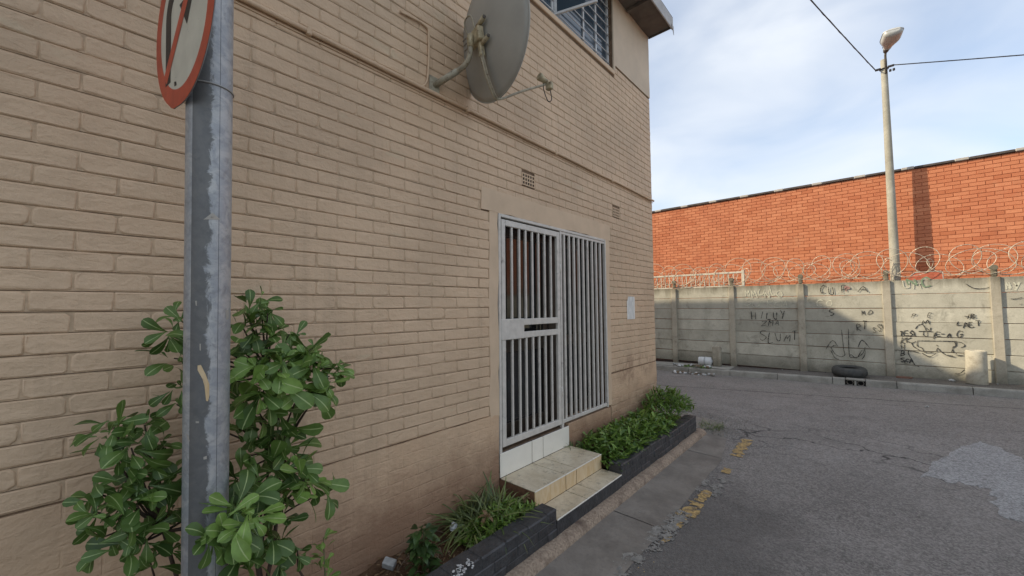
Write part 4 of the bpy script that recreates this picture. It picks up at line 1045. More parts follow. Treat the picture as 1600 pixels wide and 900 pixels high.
# sign
phi, tilt = .12, -.0193; RS = .338
ns = Vector((math.sin(phi) * math.cos(tilt), -math.cos(phi) * math.cos(tilt), math.sin(tilt))); us = Vector((math.cos(phi), math.sin(phi), 0)); vs = us.cross(ns) * -1
if vs.z < 0: vs = -vs
pq = on_d(325, 200, 1.60)
sc_ = Vector((pq.x, pq.y, 3.022)) + ns * (PR + .018) + us * .008
def on_sign(px, py):
    d = ray(px, py); s_ = (sc_ - CAM).dot(ns) / d.dot(ns); q = CAM + d * s_ - sc_; return q.dot(us), q.dot(vs)
sign = thing('road_sign', sc_ - vs * RS, 'round red-rimmed prohibition sign with black arrow and red slash strapped to the pole', 'road sign')
F = lambda a, c, t: sc_ + us * a + vs * c + ns * t
circ = lambda r, n=64: [(r * math.cos(2 * math.pi * i / n), r * math.sin(2 * math.pi * i / n)) for i in range(n)]
b = MB(); cc = circ(RS); cc = [(a * (1 - (.02 * math.exp(-((math.atan2(c, a) + 1.75) / .12) ** 2))), c * (1 + .03 * math.exp(-((math.atan2(c, a) + 1.9) / .10) ** 2))) for a, c in cc]
b.prism(cc, F, -.003, 0); b.build('plate', 'sign_back', sign)
b = MB(); n0 = 64; ri = circ(RS * .80)
for a, c in cc: b.v.append(tuple(F(a, c, .0012)))
for a, c in ri: b.v.append(tuple(F(a, c, .0012)))
for i in range(n0): b.face((i, (i + 1) % n0, n0 + (i + 1) % n0, n0 + i))
b.build('red_border', 'sign_red', sign)
b = MB(); b.v += [tuple(F(a, c, .0008)) for a, c in circ(RS * .805)]; b.face(range(64)); b.build('white_face', 'sign_white', sign)
def sprite(name, poly, mat, t):
    b = MB(); b.v += [tuple(F(a, c, t)) for a, c in poly]; b.face(range(len(poly))); b.build(name, mat, sign)
k = RS
U = [(-.60, -.62)] + [(-.17 + .43 * math.cos(math.pi - i * math.pi / 14), .18 + .40 * math.sin(i * math.pi / 14)) for i in range(15)] + [(.26, .20), (.40, .20), (.16, -.14), (-.10, .20), (.06, .20)]
U += [(-.17 + .235 * math.cos(i * math.pi / 14), .18 + .215 * math.sin(i * math.pi / 14)) for i in range(15)] + [(-.41, -.62)]
sprite('arrow', [(a_ * k, c_ * k) for a_, c_ in U], 'sign_black', .0016)
sprite('slash', [(-.66 * k, -.48 * k), (-.55 * k, -.60 * k), (.60 * k, .53 * k), (.50 * k, .64 * k)], 'sign_red', .0020)
sprite('bolt_mark', [(-.27 * k, -.66 * k), (-.20 * k, -.68 * k), (-.18 * k, -.73 * k), (-.26 * k, -.72 * k)], 'sign_black', .0016)
b = MB(); sa = on_pole(312, 124); sb_ = on_pole(362, 148)
zs = (sa - foot).dot(dv); zs2 = (sb_ - foot).dot(dv)
ring = []
for i in range(49):
    th = 2 * math.pi * i / 48; ring.append(pm @ Vector(((PR + .002) * math.cos(th), (PR + .002) * math.sin(th), zs2 + (zs - zs2) * .5)))
b.tube(ring, .0035, 6, False); b.build('strap', 'steel_grey', sign)

# ------------------------------------------------------------------ satellite dish
dsh = thing('satellite_dish', on_x(678, 134, WX), 'grey satellite dish on a bent arm fixed to the wall under the window', 'satellite dish')
def on_dep(px, py, t): d = ray(px, py); return CAM + d * (t / FPX)
wp = on_x(678, 134, WX); XD = -2.13
c0 = on_x(755, 57, XD)
elbow = on_x(735, 70, XD - .06)
arm = curve_pts([wp, on_x(700, 120, -2.40), on_x(722, 106, -2.28), on_x(733, 90, XD - .08), elbow], 5)
b = MB(); b.tube(arm, .021, 12); b.build('arm', 'dish_arm', dsh)
b = MB(); q0 = wp; q1 = on_x(715, 111, -2.32); b.tube([q0 + Vector((.002, 0, 0)), q1], .025, 12); b.build('arm_sleeve', 'dish_arm', dsh)
b = MB(); mt = Matrix.Translation(wp); b.cbox(0.001, .012, -.05, .05, -.07, .07, .004, mt); b.build('wall_plate', 'dish_arm', dsh)
az = math.radians(13); eln = math.radians(9)
nd = Vector((math.sin(az) * math.cos(eln), math.cos(az) * math.cos(eln), math.sin(eln)))
ud = Vector((math.cos(az), -math.sin(az), 0)); vd = ud.cross(nd)
RDx, RDy = .475, .46
refl = MB(); nr, na = 10, 56
DF = lambda a, c, d: c0 + ud * a + vd * c + nd * d
for sgn, off in ((0, 0), (1, -.006)):
    for i in range(nr + 1):
        rr = i / nr
        for kx in range(na):
            th = 2 * math.pi * kx / na; refl.v.append(tuple(DF(RDx * rr * math.cos(th), RDy * rr * math.sin(th), .085 * rr * rr + off)))
o2 = (nr + 1) * na
for i in range(nr):
    for kx in range(na):
        k2 = (kx + 1) % na
        refl.face((i * na + kx, (i + 1) * na + kx, (i + 1) * na + k2, i * na + k2), True); refl.face((o2 + i * na + kx, o2 + i * na + k2, o2 + (i + 1) * na + k2, o2 + (i + 1) * na + kx), True)
for kx in range(na):
    k2 = (kx + 1) % na; refl.face((nr * na + kx, o2 + nr * na + kx, o2 + nr * na + k2, nr * na + k2))
refl.build('reflector', 'dish_grey', dsh)
b = MB(); b.tube([DF(RDx * math.cos(t_ * math.pi / 36), RDy * math.sin(t_ * math.pi / 36), .082) for t_ in range(73)], .006, 6, False); b.build('rim', 'dish_grey', dsh)
bk = MB(); mtb = Matrix(((ud.x, vd.x, nd.x, c0.x), (ud.y, vd.y, nd.y, c0.y), (ud.z, vd.z, nd.z, c0.z), (0, 0, 0, 1)))
bk.cbox(-.13, .05, -.055, .050, -.075, -.020, .008, mtb); bk.cbox(-.02, .02, -.16, -.03, -.055, -.012, .006, mtb); bk.build('bracket', 'dish_bracket', dsh)
for vv, uu in ((.075, .09), (-.075, .11)):
    b = MB(); b.tube([DF(-.02, vv, -.030), DF(uu, vv + .012, -.034)], .018, 10); b.build('mount_foot', 'dish_bracket', dsh)
    b = MB(); b.tube([DF(uu, vv + .012, -.034), DF(uu + .008, vv + .013, -.034)], .014, 8); b.build('foot_cap', 'lamp_neck', dsh)
for vv in (.02, -.02, .06):
    b = MB(); b.tube([DF(-.20, vv, -.06), DF(-.06, vv - .01, -.065)], .006, 6); b.build('bolt', 'steel_grey', dsh)
b = MB(); b.tube([elbow - Vector((0, 0, .02)), elbow + Vector((0, 0, .07)), DF(-.10, .0, -.065)], [.024, .024, .02], 10); b.build('clamp', 'dish_bracket', dsh)
b = MB(); b.tube(curve_pts([DF(-.12, .05, -.06), DF(-.10, .14, -.09), DF(-.02, .15, -.08), DF(0, .04, -.07)], 5), .006, 6); b.build('loop_cable', 'dish_arm', dsh)
lnb = on_x(852, 132, -1.98)
low = DF(.0, -RDy - .015, .045)
feed = curve_pts([DF(.0, -.13, -.045), DF(.0, -.30, -.020), DF(.0, -.42, .015), low + nd * .02, low + (lnb - low) * .5, lnb], 6)
b = MB(); b.tube(feed, [.014] * 14 + [.010] * (len(feed) - 14), 8); b.build('feed_arm', 'dish_arm', dsh)
b = MB(); b.tube([p + ud * .02 for p in feed[:18]], .006, 6); b.build('feed_cable', 'dish_arm', dsh)
hd = (c0 - lnb).normalized()
b = MB(); b.tube([lnb + Vector((0, 0, .03)) + hd * .075, lnb + Vector((0, 0, .03)) + hd * .06, lnb + Vector((0, 0, .03)) + hd * .02, lnb + Vector((0, 0, .03)) - hd * .05], [.030, .034, .024, .022], 12)
b.cbox(-.03, .03, -.02, .02, -.05, .012, .006, Matrix.Translation(lnb + Vector((.03, .02, 0)))); b.build('receiver', 'dish_bracket', dsh)
b = MB(); b.tube(curve_pts([lnb + Vector((.03, .02, -.03)), lnb + Vector((.03, .05, -.12)), lnb + Vector((.02, .01, -.15)), lnb + Vector((0, -.02, -.06)), lnb + Vector((0, -.03, 0))], 4), .004, 5); b.build('receiver_cable', 'cable_black', dsh)
# paper notice
b = MB(); yc, zc = 5.352, 1.853
pl_ = [(-.128, -.163), (.118, -.163), (.120, .160), (-.08, .162), (-.115, .10), (-.128, .09)]
b.prism(pl_, lambda a, c, t: (t, a, c), 0, .0012); o = b.build('paper_notice', 'paper'); o.location = (WX + .0022, yc, zc); tag(o, 'white printed paper notice stuck on the wall beside the gate', 'notice')

# ------------------------------------------------------------------ concrete panel wall
PW = 1.60; PX = [-4.40 + PW * i for i in range(-4, 9)]; PT = 2.405; PHH = .3165
cw = thing('concrete_wall', (0, WY, .15), 'weathered precast concrete panel wall covered in graffiti', 'wall')
for i, x in enumerate(PX):
    b = MB(); lean = random.uniform(-.004, .004); w = .075
    b.cbox(x - w, x + w, WY - .052, WY + .075, -.05, PT + .01, .012, Matrix.Rotation(lean, 4, 'Y'))
    pst = b.build('post', 'post_concrete', cw)
    q = on_y(0, 0, 1)
    b = MB(); b.cbox(x - .045, x + .045, WY - .01, WY + .05, PT + .011, PT + .20, .02); b.tube([(x, WY - .03, PT + .20), (x, WY + .07, PT + .20)], .055, 10); b.build('post_head', 'post_concrete', pst)
for i in range(len(PX) - 1):
    a, c = PX[i] + .06, PX[i + 1] - .06
    for r_ in range(7):
        z1_ = PT - r_ * PHH; z0_ = z1_ - PHH + .008
        dy = random.uniform(-.013, .012); b = MB(); j = random.uniform(-.004, .004)
        b.cbox(a, c, WY + dy, WY + .045 + dy, z0_ + random.uniform(0, .003), z1_ + j * .5, .007, Matrix.Rotation(random.uniform(-.0012, .0012), 4, 'Y'))
        b.attr = {'tint': [random.random() ** 1.5] * len(b.v)}; b.build('panel', 'wall_concrete', cw)
# graffiti: strokes traced on the wall face
FONT = {'A': [[(0, 0), (.5, 1), (1, 0)], [(.2, .4), (.8, .4)]], 'B': [[(0, 0), (0, 1), (.7, .9), (.7, .6), (0, .5), (.9, .35), (.8, .05), (0, 0)]], 'C': [[(1, .85), (.6, 1), (.1, .75), (0, .4), (.3, .02), (.9, .1)]],
        'D': [[(0, 0), (0, 1), (.8, .8), (.9, .3), (0, 0)]], 'E': [[(1, 1), (0, 1), (0, 0), (1, 0)], [(0, .5), (.8, .5)]], 'F': [[(1, 1), (0, 1), (0, 0)], [(0, .5), (.8, .5)]],
        'G': [[(1, .85), (.5, 1), (0, .6), (.1, .15), (.6, 0), (1, .2), (1, .45), (.6, .45)]], 'H': [[(0, 0), (0, 1)], [(1, 0), (1, 1)], [(0, .5), (1, .5)]], 'I': [[(.5, 0), (.5, 1)]],
        'K': [[(0, 0), (0, 1)], [(1, 1), (0, .45), (1, 0)]], 'L': [[(0, 1), (0, 0), (.9, 0)]], 'M': [[(0, 0), (.1, 1), (.5, .4), (.9, 1), (1, 0)]], 'N': [[(0, 0), (0, 1), (1, 0), (1, 1)]],
        'O': [[(.5, 1), (0, .6), (.1, .15), (.6, 0), (1, .4), (.8, .9), (.5, 1)]], 'P': [[(0, 0), (0, 1), (.9, .9), (.9, .55), (0, .5)]], 'R': [[(0, 0), (0, 1), (.8, .9), (.8, .6), (0, .5), (1, 0)]],
        'S': [[(1, .9), (.5, 1), (.05, .75), (.5, .52), (.95, .3), (.5, 0), (0, .1)]], 'T': [[(0, 1), (1, 1)], [(.5, 1), (.5, 0)]], 'U': [[(0, 1), (.05, .2), (.5, 0), (.95, .2), (1, 1)]], 'Y': [[(0, 1), (.5, .5)], [(1, 1), (.3, 0)]], 'Z': [[(0, 1), (1, 1), (0, 0), (1, 0)]]}
def strokes(lines, w, mat, ny=None, jit=.8):
    """lines: polylines in photograph pixels laid on the wall face"""
    b = MB()
    for ln in lines:
        P = [on_y(px + R_.uniform(-jit, jit), py + R_.uniform(-jit, jit), WY - .0155) for px, py in ln]
        P = curve_pts(P, 3) if len(P) > 2 else P
        for i in range(len(P) - 1):
            d = P[i + 1] - P[i]
            if d.length < 1e-4: continue
            d.normalize(); n = Vector((-d.z, 0, d.x)) * (w / 2 * R_.uniform(.6, 1.25)); e = d * w * .3
            b.quad(P[i] - n - e, P[i + 1] - n + e, P[i + 1] + n + e, P[i] + n - e)
            for q in (1, 2, 3, 4): v = b.v[-q]; b.v[-q] = (v[0], v[1] - .0001 * (i % 5), v[2])
    return b.build('graffiti', mat, cw)
def word(txt, x, y, cw_, ch, mat, w=.014, gap=1.35, slope=0):
    L = []
    for i, chh in enumerate(txt):
        if chh == ' ': continue
        sx, sy, sk, dy = R_.uniform(.7, 1.2), R_.uniform(.7, 1.25), R_.uniform(-.35, .35), R_.uniform(-.25, .25) * ch
        for s_ in FONT[chh]:
            if len(FONT[chh]) > 1 and R_.random() < .12: continue
            L.append([(x + (i * gap + a * sx + c * sk) * cw_, y + dy + slope * i - c * ch * sy) for a, c in s_])
    strokes(L, w, mat)
Zf = lambda ox, oy, s_, pts_: [(ox + a / s_, oy + c / s_) for a, c in pts_]
word('CU', 1281, 458, 9, 11, 'graffiti_black', .018, 1.7); word('P', 1316, 458, 6, 12, 'graffiti_black', .018); word('A', 1340, 457, 13, 8, 'graffiti_black', .016)
word('P', 1322, 455, 7, 8, 'graffiti_pink', .03); word('S', 1297, 496, 7, 11, 'graffiti_black', .016); word('MD', 1347, 492, 7, 5, 'graffiti_black', .014)
word('RT', 1340, 516, 6, 10, 'graffiti_black', .018); word('SSY', 1365, 518, 5, 9, 'graffiti_black', .014); word('CO', 1276, 477, 9, 9, 'graffiti_white', .02, 1.8)
word('MMUNLO', 1165, 463, 8, 11, 'graffiti_white', .022, 1.25); word('SUPREM', 1163, 479, 9, 10, 'graffiti_white', .018, 1.3)
word('HILUY', 1175, 497, 6, 11, 'graffiti_black', .020, 1.9); word('ZMA', 1190, 510, 6, 8, 'graffiti_black', .014, 1.7); word('SLUMT', 1188, 533, 9, 13, 'graffiti_black', .016, 1.4)
an = [[(355, 225), (375, 440), (385, 480), (350, 500), (300, 480), (262, 435), (245, 400)], [(425, 220), (430, 480), (470, 503), (520, 500), (570, 460), (592, 405)], [(203, 412), (265, 335), (312, 388)], [(515, 405), (560, 335), (632, 412)],
      [(245, 410), (280, 380), (305, 380)], [(250, 440), (280, 500), (320, 520)], [(560, 520), (590, 480), (590, 405)], [(430, 500), (450, 480), (500, 510), (550, 440)]]
strokes([Zf(1260, 480, 6.43, l) for l in an], .014, 'graffiti_black')
ship = [[(235, 558), (400, 560), (597, 560)], [(235, 560), (230, 600), (275, 622), (290, 660)], [(290, 662), (400, 662), (425, 628), (450, 655)], [(597, 565), (595, 600), (565, 612), (550, 662)], [(278, 668), (300, 692), (350, 700), (400, 672)], [(450, 655), (500, 690), (572, 700)],
        [(175, 580), (200, 610), (255, 642)], [(175, 580), (200, 570), (215, 565)], [(148, 650), (195, 655), (250, 672)], [(148, 650), (150, 690), (180, 735), (210, 782), (245, 800)], [(275, 402), (285, 362), (305, 388), (330, 362), (350, 398)],
        [(215, 440), (240, 410), (285, 405), (320, 468)], [(245, 470), (320, 468), (385, 470)], [(290, 470), (290, 500), (310, 515)], [(320, 468), (330, 520)], [(320, 440), (345, 455), (355, 430)], [(412, 590), (420, 600)]]
strokes([Zf(1395, 440, 6, l) for l in ship], .015, 'graffiti_black')
word('TESI', 1406, 525, 5.5, 8, 'graffiti_black', .020, 1.25); word('TEEA', 1456, 527, 6, 9, 'graffiti_black', .018, 1.25); word('G', 1496, 527, 7, 9, 'graffiti_black', .018)
word('KK', 1408, 535, 6, 7, 'graffiti_black', .018, 1.4); word('H', 1408, 545, 5, 7, 'graffiti_black', .018); word('B', 1408, 556, 5, 7, 'graffiti_black', .016); word('SEA', 1408, 567, 5, 7, 'graffiti_black', .020, 1.3)
word('HB', 1507, 498, 7, 7, 'graffiti_black', .018, 1.5); word('LAET', 1496, 510, 7, 7, 'graffiti_black', .017, 1.4); word('PE', 1425, 495, 5, 6, 'graffiti_black', .012, 5)
strokes([Zf(1480, 420, 4.5, l) for l in ([(5, 512), (50, 515), (60, 545), (40, 560), (45, 590)], [(60, 512), (100, 520), (122, 540), (95, 555)], [(0, 610), (40, 612)], [(60, 605), (95, 608), (125, 605)], [(55, 735), (90, 735), (125, 712)], [(130, 110), (190, 135), (280, 138), (320, 115)], [(450, 215), (485, 208), (525, 205)], [(510, 248), (530, 250)])], .014, 'graffiti_black')
word('NY', 1573, 452, 8, 10, 'graffiti_white', .03, 1.4); word('UTT', 1412, 452, 8, 9, 'graffiti_white', .02, 1.5); word('NC', 1420, 448, 12, 12, 'graffiti_green', .03, 1.8)
# railing on top of the wall, left part
rl = thing('white_railing', (-4, WY + .1, PT), 'low white metal railing with crossed bars on top of the concrete wall', 'railing')
ry = WY + .10; x0, x1, za, zb_ = -8.4, -2.55, PT - .02, PT + .43
b = MB(); b.box(x0, x1, ry - .015, ry + .015, za + .03, za + .06); b.build('bottom_rail', 'rail_white', rl)
b = MB(); b.box(x0, x1, ry - .018, ry + .018, zb_ - .05, zb_); b.build('top_rail', 'rail_white', rl)
b = MB(); b.cbox(x1, x1 + .07, ry - .03, ry + .03, za - .3, zb_ + .03, .006); b.build('end_post', 'rail_white', rl)
x = x0 + .05
while x < x1 - .1:
    b = MB(); b.box(x, x + .018, ry - .008, ry + .008, za + .061, zb_ - .051); b.build('bar', 'rail_white', rl)
    b = MB(); b.tube([(x + .02, ry + .014, za + .07), (x + .125, ry + .014, zb_ - .06)], .007, 4); b.build('cross_bar', 'rail_white', rl)
    x += .13
# razor wire coils
rw = thing('razor_wire', (0, WY + .05, PT + .2), 'coils of rusty razor wire strung along the top of the concrete wall', 'razor wire')
for strand, (ph, rad, zc, pitch, yoff) in enumerate(((0, .32, 2.80, .47, .04), (2.6, .27, 2.76, -.58, .14), (4.1, .22, 2.70, .71, .09))):
    pts = []; n = 1500; xa, xb = -9.0, 9.0
    for i in range(n + 1):
        x = xa + (xb - xa) * i / n; th = 2 * math.pi * x / pitch + ph + 2.2 * noise.noise((x * .9, strand * 5, 0)); rr = rad * (1 + .45 * noise.noise((x * 1.3, 7, strand)))
        pts.append(Vector((x + rr * (1.15 + .4 * noise.noise((x * .6, 9, strand))) * math.cos(th) + .05 * noise.noise((x * 2, 1, 1)), WY + yoff + .10 * math.sin(th * .5 + strand), zc + .07 * noise.noise((x * .7, 3, strand)) + rr * math.sin(th))))
    b = MB(); b.tube(pts, .0062, 4, False)
    for i in range(6, n, 5):
        d = (pts[i + 1] - pts[i - 1]).normalized(); u = d.orthogonal().normalized(); c = pts[i]
        m = len(b.v); b.v += [tuple(c - d * .018), tuple(c + u * .018), tuple(c + d * .018), tuple(c - u * .018)]; b.face((m, m + 1, m + 2, m + 3))
    b.build('coil', 'wire_steel', rw)
for zz, yy in ((PT + .17, WY - .02), (PT + .40, WY + .04)):
    b = MB(); b.tube([(x, yy, zz + .02 * math.sin(x * 3)) for x in [-9 + .5 * i for i in range(37)]], .003, 4, False); b.build('support_wire', 'wire_steel', rw)
# red plate on the wall
b = MB(); z0p = PT - .02
sgn = thing('red_plate', (1.07, WY + .10, PT), 'small red and white metal plate sticking up behind the concrete wall', 'sign')
poly = [(.76, PT - .1), (.80, PT + .10), (.88, PT + .17), (1.26, PT + .185), (1.30, PT + .16), (1.31, PT - .1)]
b.prism(poly, lambda a, c, t: (a, WY + .10 + t, c), 0, .004); b.build('plate', 'terracotta_bright', sgn)
b = MB()
for i in range(1, 4):
    a, c = poly[i], poly[i + 1]; b.tube([(a[0], WY + .098, a[1]), (c[0], WY + .098, c[1])], .009, 5)
b.tube([(1.30, WY + .098, PT + .16), (1.31, WY + .098, PT - .1)], .009, 5); b.build('white_edge', 'coping_white', sgn)
b = MB(); b.prism([(.92, PT - .02), (1.06, PT + .08), (1.05, PT + .02), (1.14, PT - .02)], lambda a, c, t: (a, WY + .0985 + t, c), 0, .001); b.build('mark', 'coping_white', sgn)

# ------------------------------------------------------------------ red brick building
rb = thing('red_brick_building', (0, 18, 0), 'long red face-brick building with dark coping behind the concrete wall', 'building')
RT = 5.05; bk = RY + .012
b = MB(); b.box(-14, 14, bk, 24, -.1, RT - .004); rwall = b.build('wall', 'red_joint', rb)
cpz = .0857; L = .238; rbh = cpz - .009; rvar = []
def rbrick(i, tint):
    b = MB(); hl = (L - .009) / 2; hh = rbh / 2; j = random.Random(i).uniform(-.002, .002)
    j += 0
    b.v = [(-hl, .013, -hh), (hl, .013, -hh), (hl, .013, hh), (-hl, .013, hh), (-hl + .003, j + .004, -hh + .003), (hl - .003, j + .004, -hh + .003), (hl - .003, j + .004, hh - .003), (-hl + .003, j + .004, hh - .003)]
    for f in ((4, 5, 6, 7), (0, 1, 5, 4), (1, 2, 6, 5), (2, 3, 7, 6), (3, 0, 4, 7)): b.face(f)
    b.attr = {'tint': [tint] * 8}; return b
rraw = []
for i in range(14):
    t_ = random.random(); q = rbrick(i, t_); rraw.append((q, t_)); rvar.append(q.mesh('brick', 'red_brick'))
rp_ = []; r_ = 0; z = RT - cpz / 2 - .004
while z > 1.6:
    x = -9.0 + (L / 2 if r_ % 2 else 0)
    while x < 9: rp_.append((x, z)); x += L
    z -= cpz; r_ += 1
def vis(p):
    q = to_px((p[0], RY, p[1]))
    if not q or not (1022 < q[0] < 1605 and 200 < q[1] < 445) or (1376 < q[0] < 1408): return -1
    return q[0]
oi = sorted(range(len(rp_)), key=lambda i: -vis(rp_[i])); tp = set(oi[:300])
rr_ = MB(); rt = []
for i, (x, z) in enumerate(rp_):
    k = random.randrange(14)
    if i in tp: link('brick', rvar[k], rwall, (x, RY, z))
    else:
        q, t_ = rraw[k]; n = len(rr_.v); rr_.v += [(v[0] + x, v[1] + RY, v[2] + z) for v in q.v]; rt += [t_] * 8
        for f in q.f: rr_.face([n + w for w in f])
rr_.attr = {'tint': rt}; tag(rr_.build('bricks', 'red_brick', rwall), kind='stuff')
x = -14.0; first = -4.99 - .86 * 10
for i in range(33):
    xa = first + i * .852
    b = MB(); b.cbox(xa + .11, xa + .742, RY - .045, RY + .30, RT, RT + .06 + random.uniform(-.006, .006), .01); b.build('coping_stone', 'coping_dark', rwall)
    b = MB(); b.cbox(xa - .108, xa + .108, RY - .05, RY + .30, RT + .001, RT + .066, .012); b.build('coping_joint', 'coping_white', rwall)

# ------------------------------------------------------------------ street lamp and cables
lp = thing('street_lamp', (.585, 12.78, .1), 'tall tapered concrete street lamp rising behind the concrete wall', 'street lamp')
LX, LY = .572, 12.78
b = MB(); b.tube([(LX + .012 * math.sin(i * .7) * 0, LY, .0 + 7.72 * i / 16) for i in range(17)], [.105 - .047 * i / 16 for i in range(17)], 20); b.build('pole', 'lamp_concrete', lp)
hp = Vector((LX + .03, LY - .075, 7.60))
b = MB(); b.tube([hp + Vector((0, 0, -.25)), hp + Vector((0, 0, .18)), hp + Vector((.01, -.06, .27))], .022, 8); b.build('spigot', 'lamp_neck', lp)
ax = Vector((.22, -1, .30)).normalized(); sd = ax.cross(Vector((0, 0, 1))).normalized(); upv = sd.cross(ax)
n0 = hp + Vector((.01, -.05, .26))
b = MB(); b.tube([n0 - ax * .02, n0 + ax * .06, n0 + ax * .12], [.045, .062, .07], 12); b.build('neck', 'lamp_neck', lp)
def half(sgn_, hgt, name, mat, w0, grow):
    b = MB(); nl, nw = 12, 10
    for i in range(nl + 1):
        u = i / nl; l = .10 + .50 * u; w = .175 * (.42 + .58 * ss(0, .5, u)) * math.sqrt(max(.35, 1 - max(0, (u - .88) / .14) ** 2)) + grow
        h = hgt * (.6 + .4 * ss(0, .5, u)) * math.sqrt(max(.3, 1 - max(0, (u - .85) / .17) ** 2))
        for k in range(nw + 1):
            a = math.pi * k / nw; p = n0 + ax * l + sd * (w * math.cos(a)) + upv * (sgn_ * (h * math.sin(a) ** .7 + .004)); b.v.append(tuple(p))
    for i in range(nl):
        for k in range(nw): b.face((i * 11 + k, i * 11 + k + 1, (i + 1) * 11 + k + 1, (i + 1) * 11 + k), True)
    b.face([k for k in range(nw + 1)]); b.face([nl * 11 + k for k in range(nw + 1)])
    b.build(name, mat, lp)
half(1, .07, 'canopy', 'lamp_white', .165, .010); half(-1, .11, 'bowl', 'lamp_bowl', .16, 0)
b = MB(); b.tube([(LX + .075 * math.cos(i * math.pi / 12), LY + .075 * math.sin(i * math.pi / 12), 7.49) for i in range(25)], .012, 6, False)
b.cbox(LX + .06, LX + .17, LY - .10, LY - .05, 7.47, 7.51, .006); b.cbox(LX - .16, LX - .06, LY - .10, LY - .05, 7.47, 7.51, .006)
for dx in (.10, .16): b.tube([(LX + dx, LY - .08, 7.36), (LX + dx, LY - .08, 7.41)], .022, 8)
b.build('cable_bracket', 'cable_black', lp)
def cable(p0, p1, sag, label):
    p0, p1 = Vector(p0), Vector(p1); pts = []
    for i in range(61):
        f = i / 60; p = p0.lerp(p1, f); p.z -= sag * 4 * f * (1 - f); pts.append(p)
    b = MB(); b.tube(pts, .011, 6)
    # second conductor twisted round the first
    b.tube([p + Vector((.008 * math.sin(i * 2.1), .008 * math.cos(i * 2.1), .009 * math.cos(i * 2.1))) for i, p in enumerate(pts)], .008, 5)
    tag(b.build('overhead_cable', 'cable_black'), label, 'cable', 'cables strung from the street lamp')
cable((LX - .15, LY - .075, 7.49), (-3.93, -3.9, 8.62), .20, 'twisted overhead cable running from the street lamp over the house')
cable((LX + .17, LY - .075, 7.49), (9.2, 12.95, 5.08), .05, 'overhead cable running from the street lamp along the red brick building')
ms = thing('service_mast', (-3.93, -3.9, 6.6), 'thin steel service mast on the house roof', 'mast')
b = MB(); b.tube([(-3.93, -3.9, 6.4), (-3.93, -3.9, 8.70)], .03, 10); b.build('mast', 'steel_grey', ms)

# ------------------------------------------------------------------ things on the far pavement
def pz(x, y): return zr(x, y) + .135
# tyre
tx, ty = -.315, 12.06; tyre = thing('car_tyre', (tx, ty, pz(tx, ty)), 'worn black car tyre lying flat on the pavement', 'tyre')
prof = [(r_t, z_t * 1.16) for r_t, z_t in [(.175, .03), (.20, .005), (.25, .0), (.285, .012), (.312, .04), (.320, .09), (.314, .14), (.288, .175), (.25, .188), (.205, .182), (.178, .160), (.186, .145), (.225, .12), (.232, .09), (.225, .06), (.186, .045)]]
b = MB(); b.lathe(prof, 48, Matrix.Translation((tx, ty, pz(tx, ty) + .006)) @ Matrix.Rotation(.04, 4, 'X'), True); b.build('casing', 'rubber', tyre)
for zz in (.062, .09, .118):
    b = MB(); b.tube([(tx + .3195 * math.cos(i * math.pi / 24), ty + .3195 * math.sin(i * math.pi / 24), pz(tx, ty) + .006 + zz + .04 * .3195 * math.sin(i * math.pi / 24)) for i in range(49)], .0035, 4, False); b.build('tread_groove', 'rubber_dark', tyre)
# drum
dx_, dy_ = 1.63, 12.17; z0 = pz(dx_, dy_)
dm = thing('concrete_drum', (dx_, dy_, z0), 'pale upright concrete-filled drum standing on the pavement against the wall', 'drum')
b = MB(); prof = [(.001, .0), (.140, .0), (.152, .012), (.150, .20), (.147, .42), (.149, .645), (.143, .665), (.125, .672), (.118, .650), (.08, .640), (.001, .635)]
b.lathe(prof, 36, Matrix.Translation((dx_, dy_, z0 + .002)) @ Matrix.Rotation(.02, 4, 'Y')); 
for i, v in enumerate(b.v): b.v[i] = (v[0] + .006 * noise.noise((v[0] * 8, v[2] * 6, 1)), v[1] + .006 * noise.noise((v[1] * 8, v[2] * 6, 2)), v[2] + .012 * noise.noise((v[0] * 12, v[1] * 12, 3)) * (1 if v[2] > z0 + .5 else 0))
b.build('drum', 'drum_concrete', dm)
b = MB(); c = on_y(1536, 552, 12.05)
for i in range(5): b.box(dx_ + .03 + i * .018, dx_ + .05 + i * .018, dy_ - .150 + i * .012, dy_ - .13 + i * .012, z0 + .50 + random.uniform(0, .03), z0 + .60 + random.uniform(0, .05))
# terracotta tile piece
c = on_z(1412, 588, .24); b = MB(); b.prism([(-.13, -.06), (.10, -.08), (.14, .05), (-.02, .09), (-.11, .06)], lambda a, q, t: (a, q, t), 0, .03)
o = b.build('broken_tile', 'terracotta'); o.location = (.60, 12.33, pz(.6, 12.3) + .004); tag(o, 'broken terracotta tile lying on the pavement beside a post', 'tile')
# kerb inlet with two pipe mouths
inl = thing('kerb_inlet', (-.21, KY, zr(-.2, KY)), 'broken kerb inlet with two dark pipe mouths below the tyre', 'drain')
zk = zr(-.2, KY)
b = MB(); b.cbox(-.375, -.045, KY - .01, KY + .13, zk + .105, zk + .15, .014); b.build('lintel', 'kerb_concrete', inl)
b = MB(); b.cbox(-.228, -.19, KY - .006, KY + .09, zk - .02, zk + .104, .012); b.build('divider', 'kerb_concrete', inl)
b = MB(); b.box(-.379, -.041, KY + .10, KY + .128, zk - .02, zk + .10); b.build('back', 'shade_black', inl)  # black sheet painted for the shade deep in the inlet
for xx in (-.30, -.12):
    b = MB(); mt = Matrix.Translation((xx, KY - .004, zk + .055)) @ Matrix.Rotation(math.pi / 2, 4, 'X'); b.lathe([(.050, -.11), (.050, -.02), (.058, -.02), (.058, -.11)], 18, mt); b.build('pipe_mouth', 'gutter_concrete', inl)
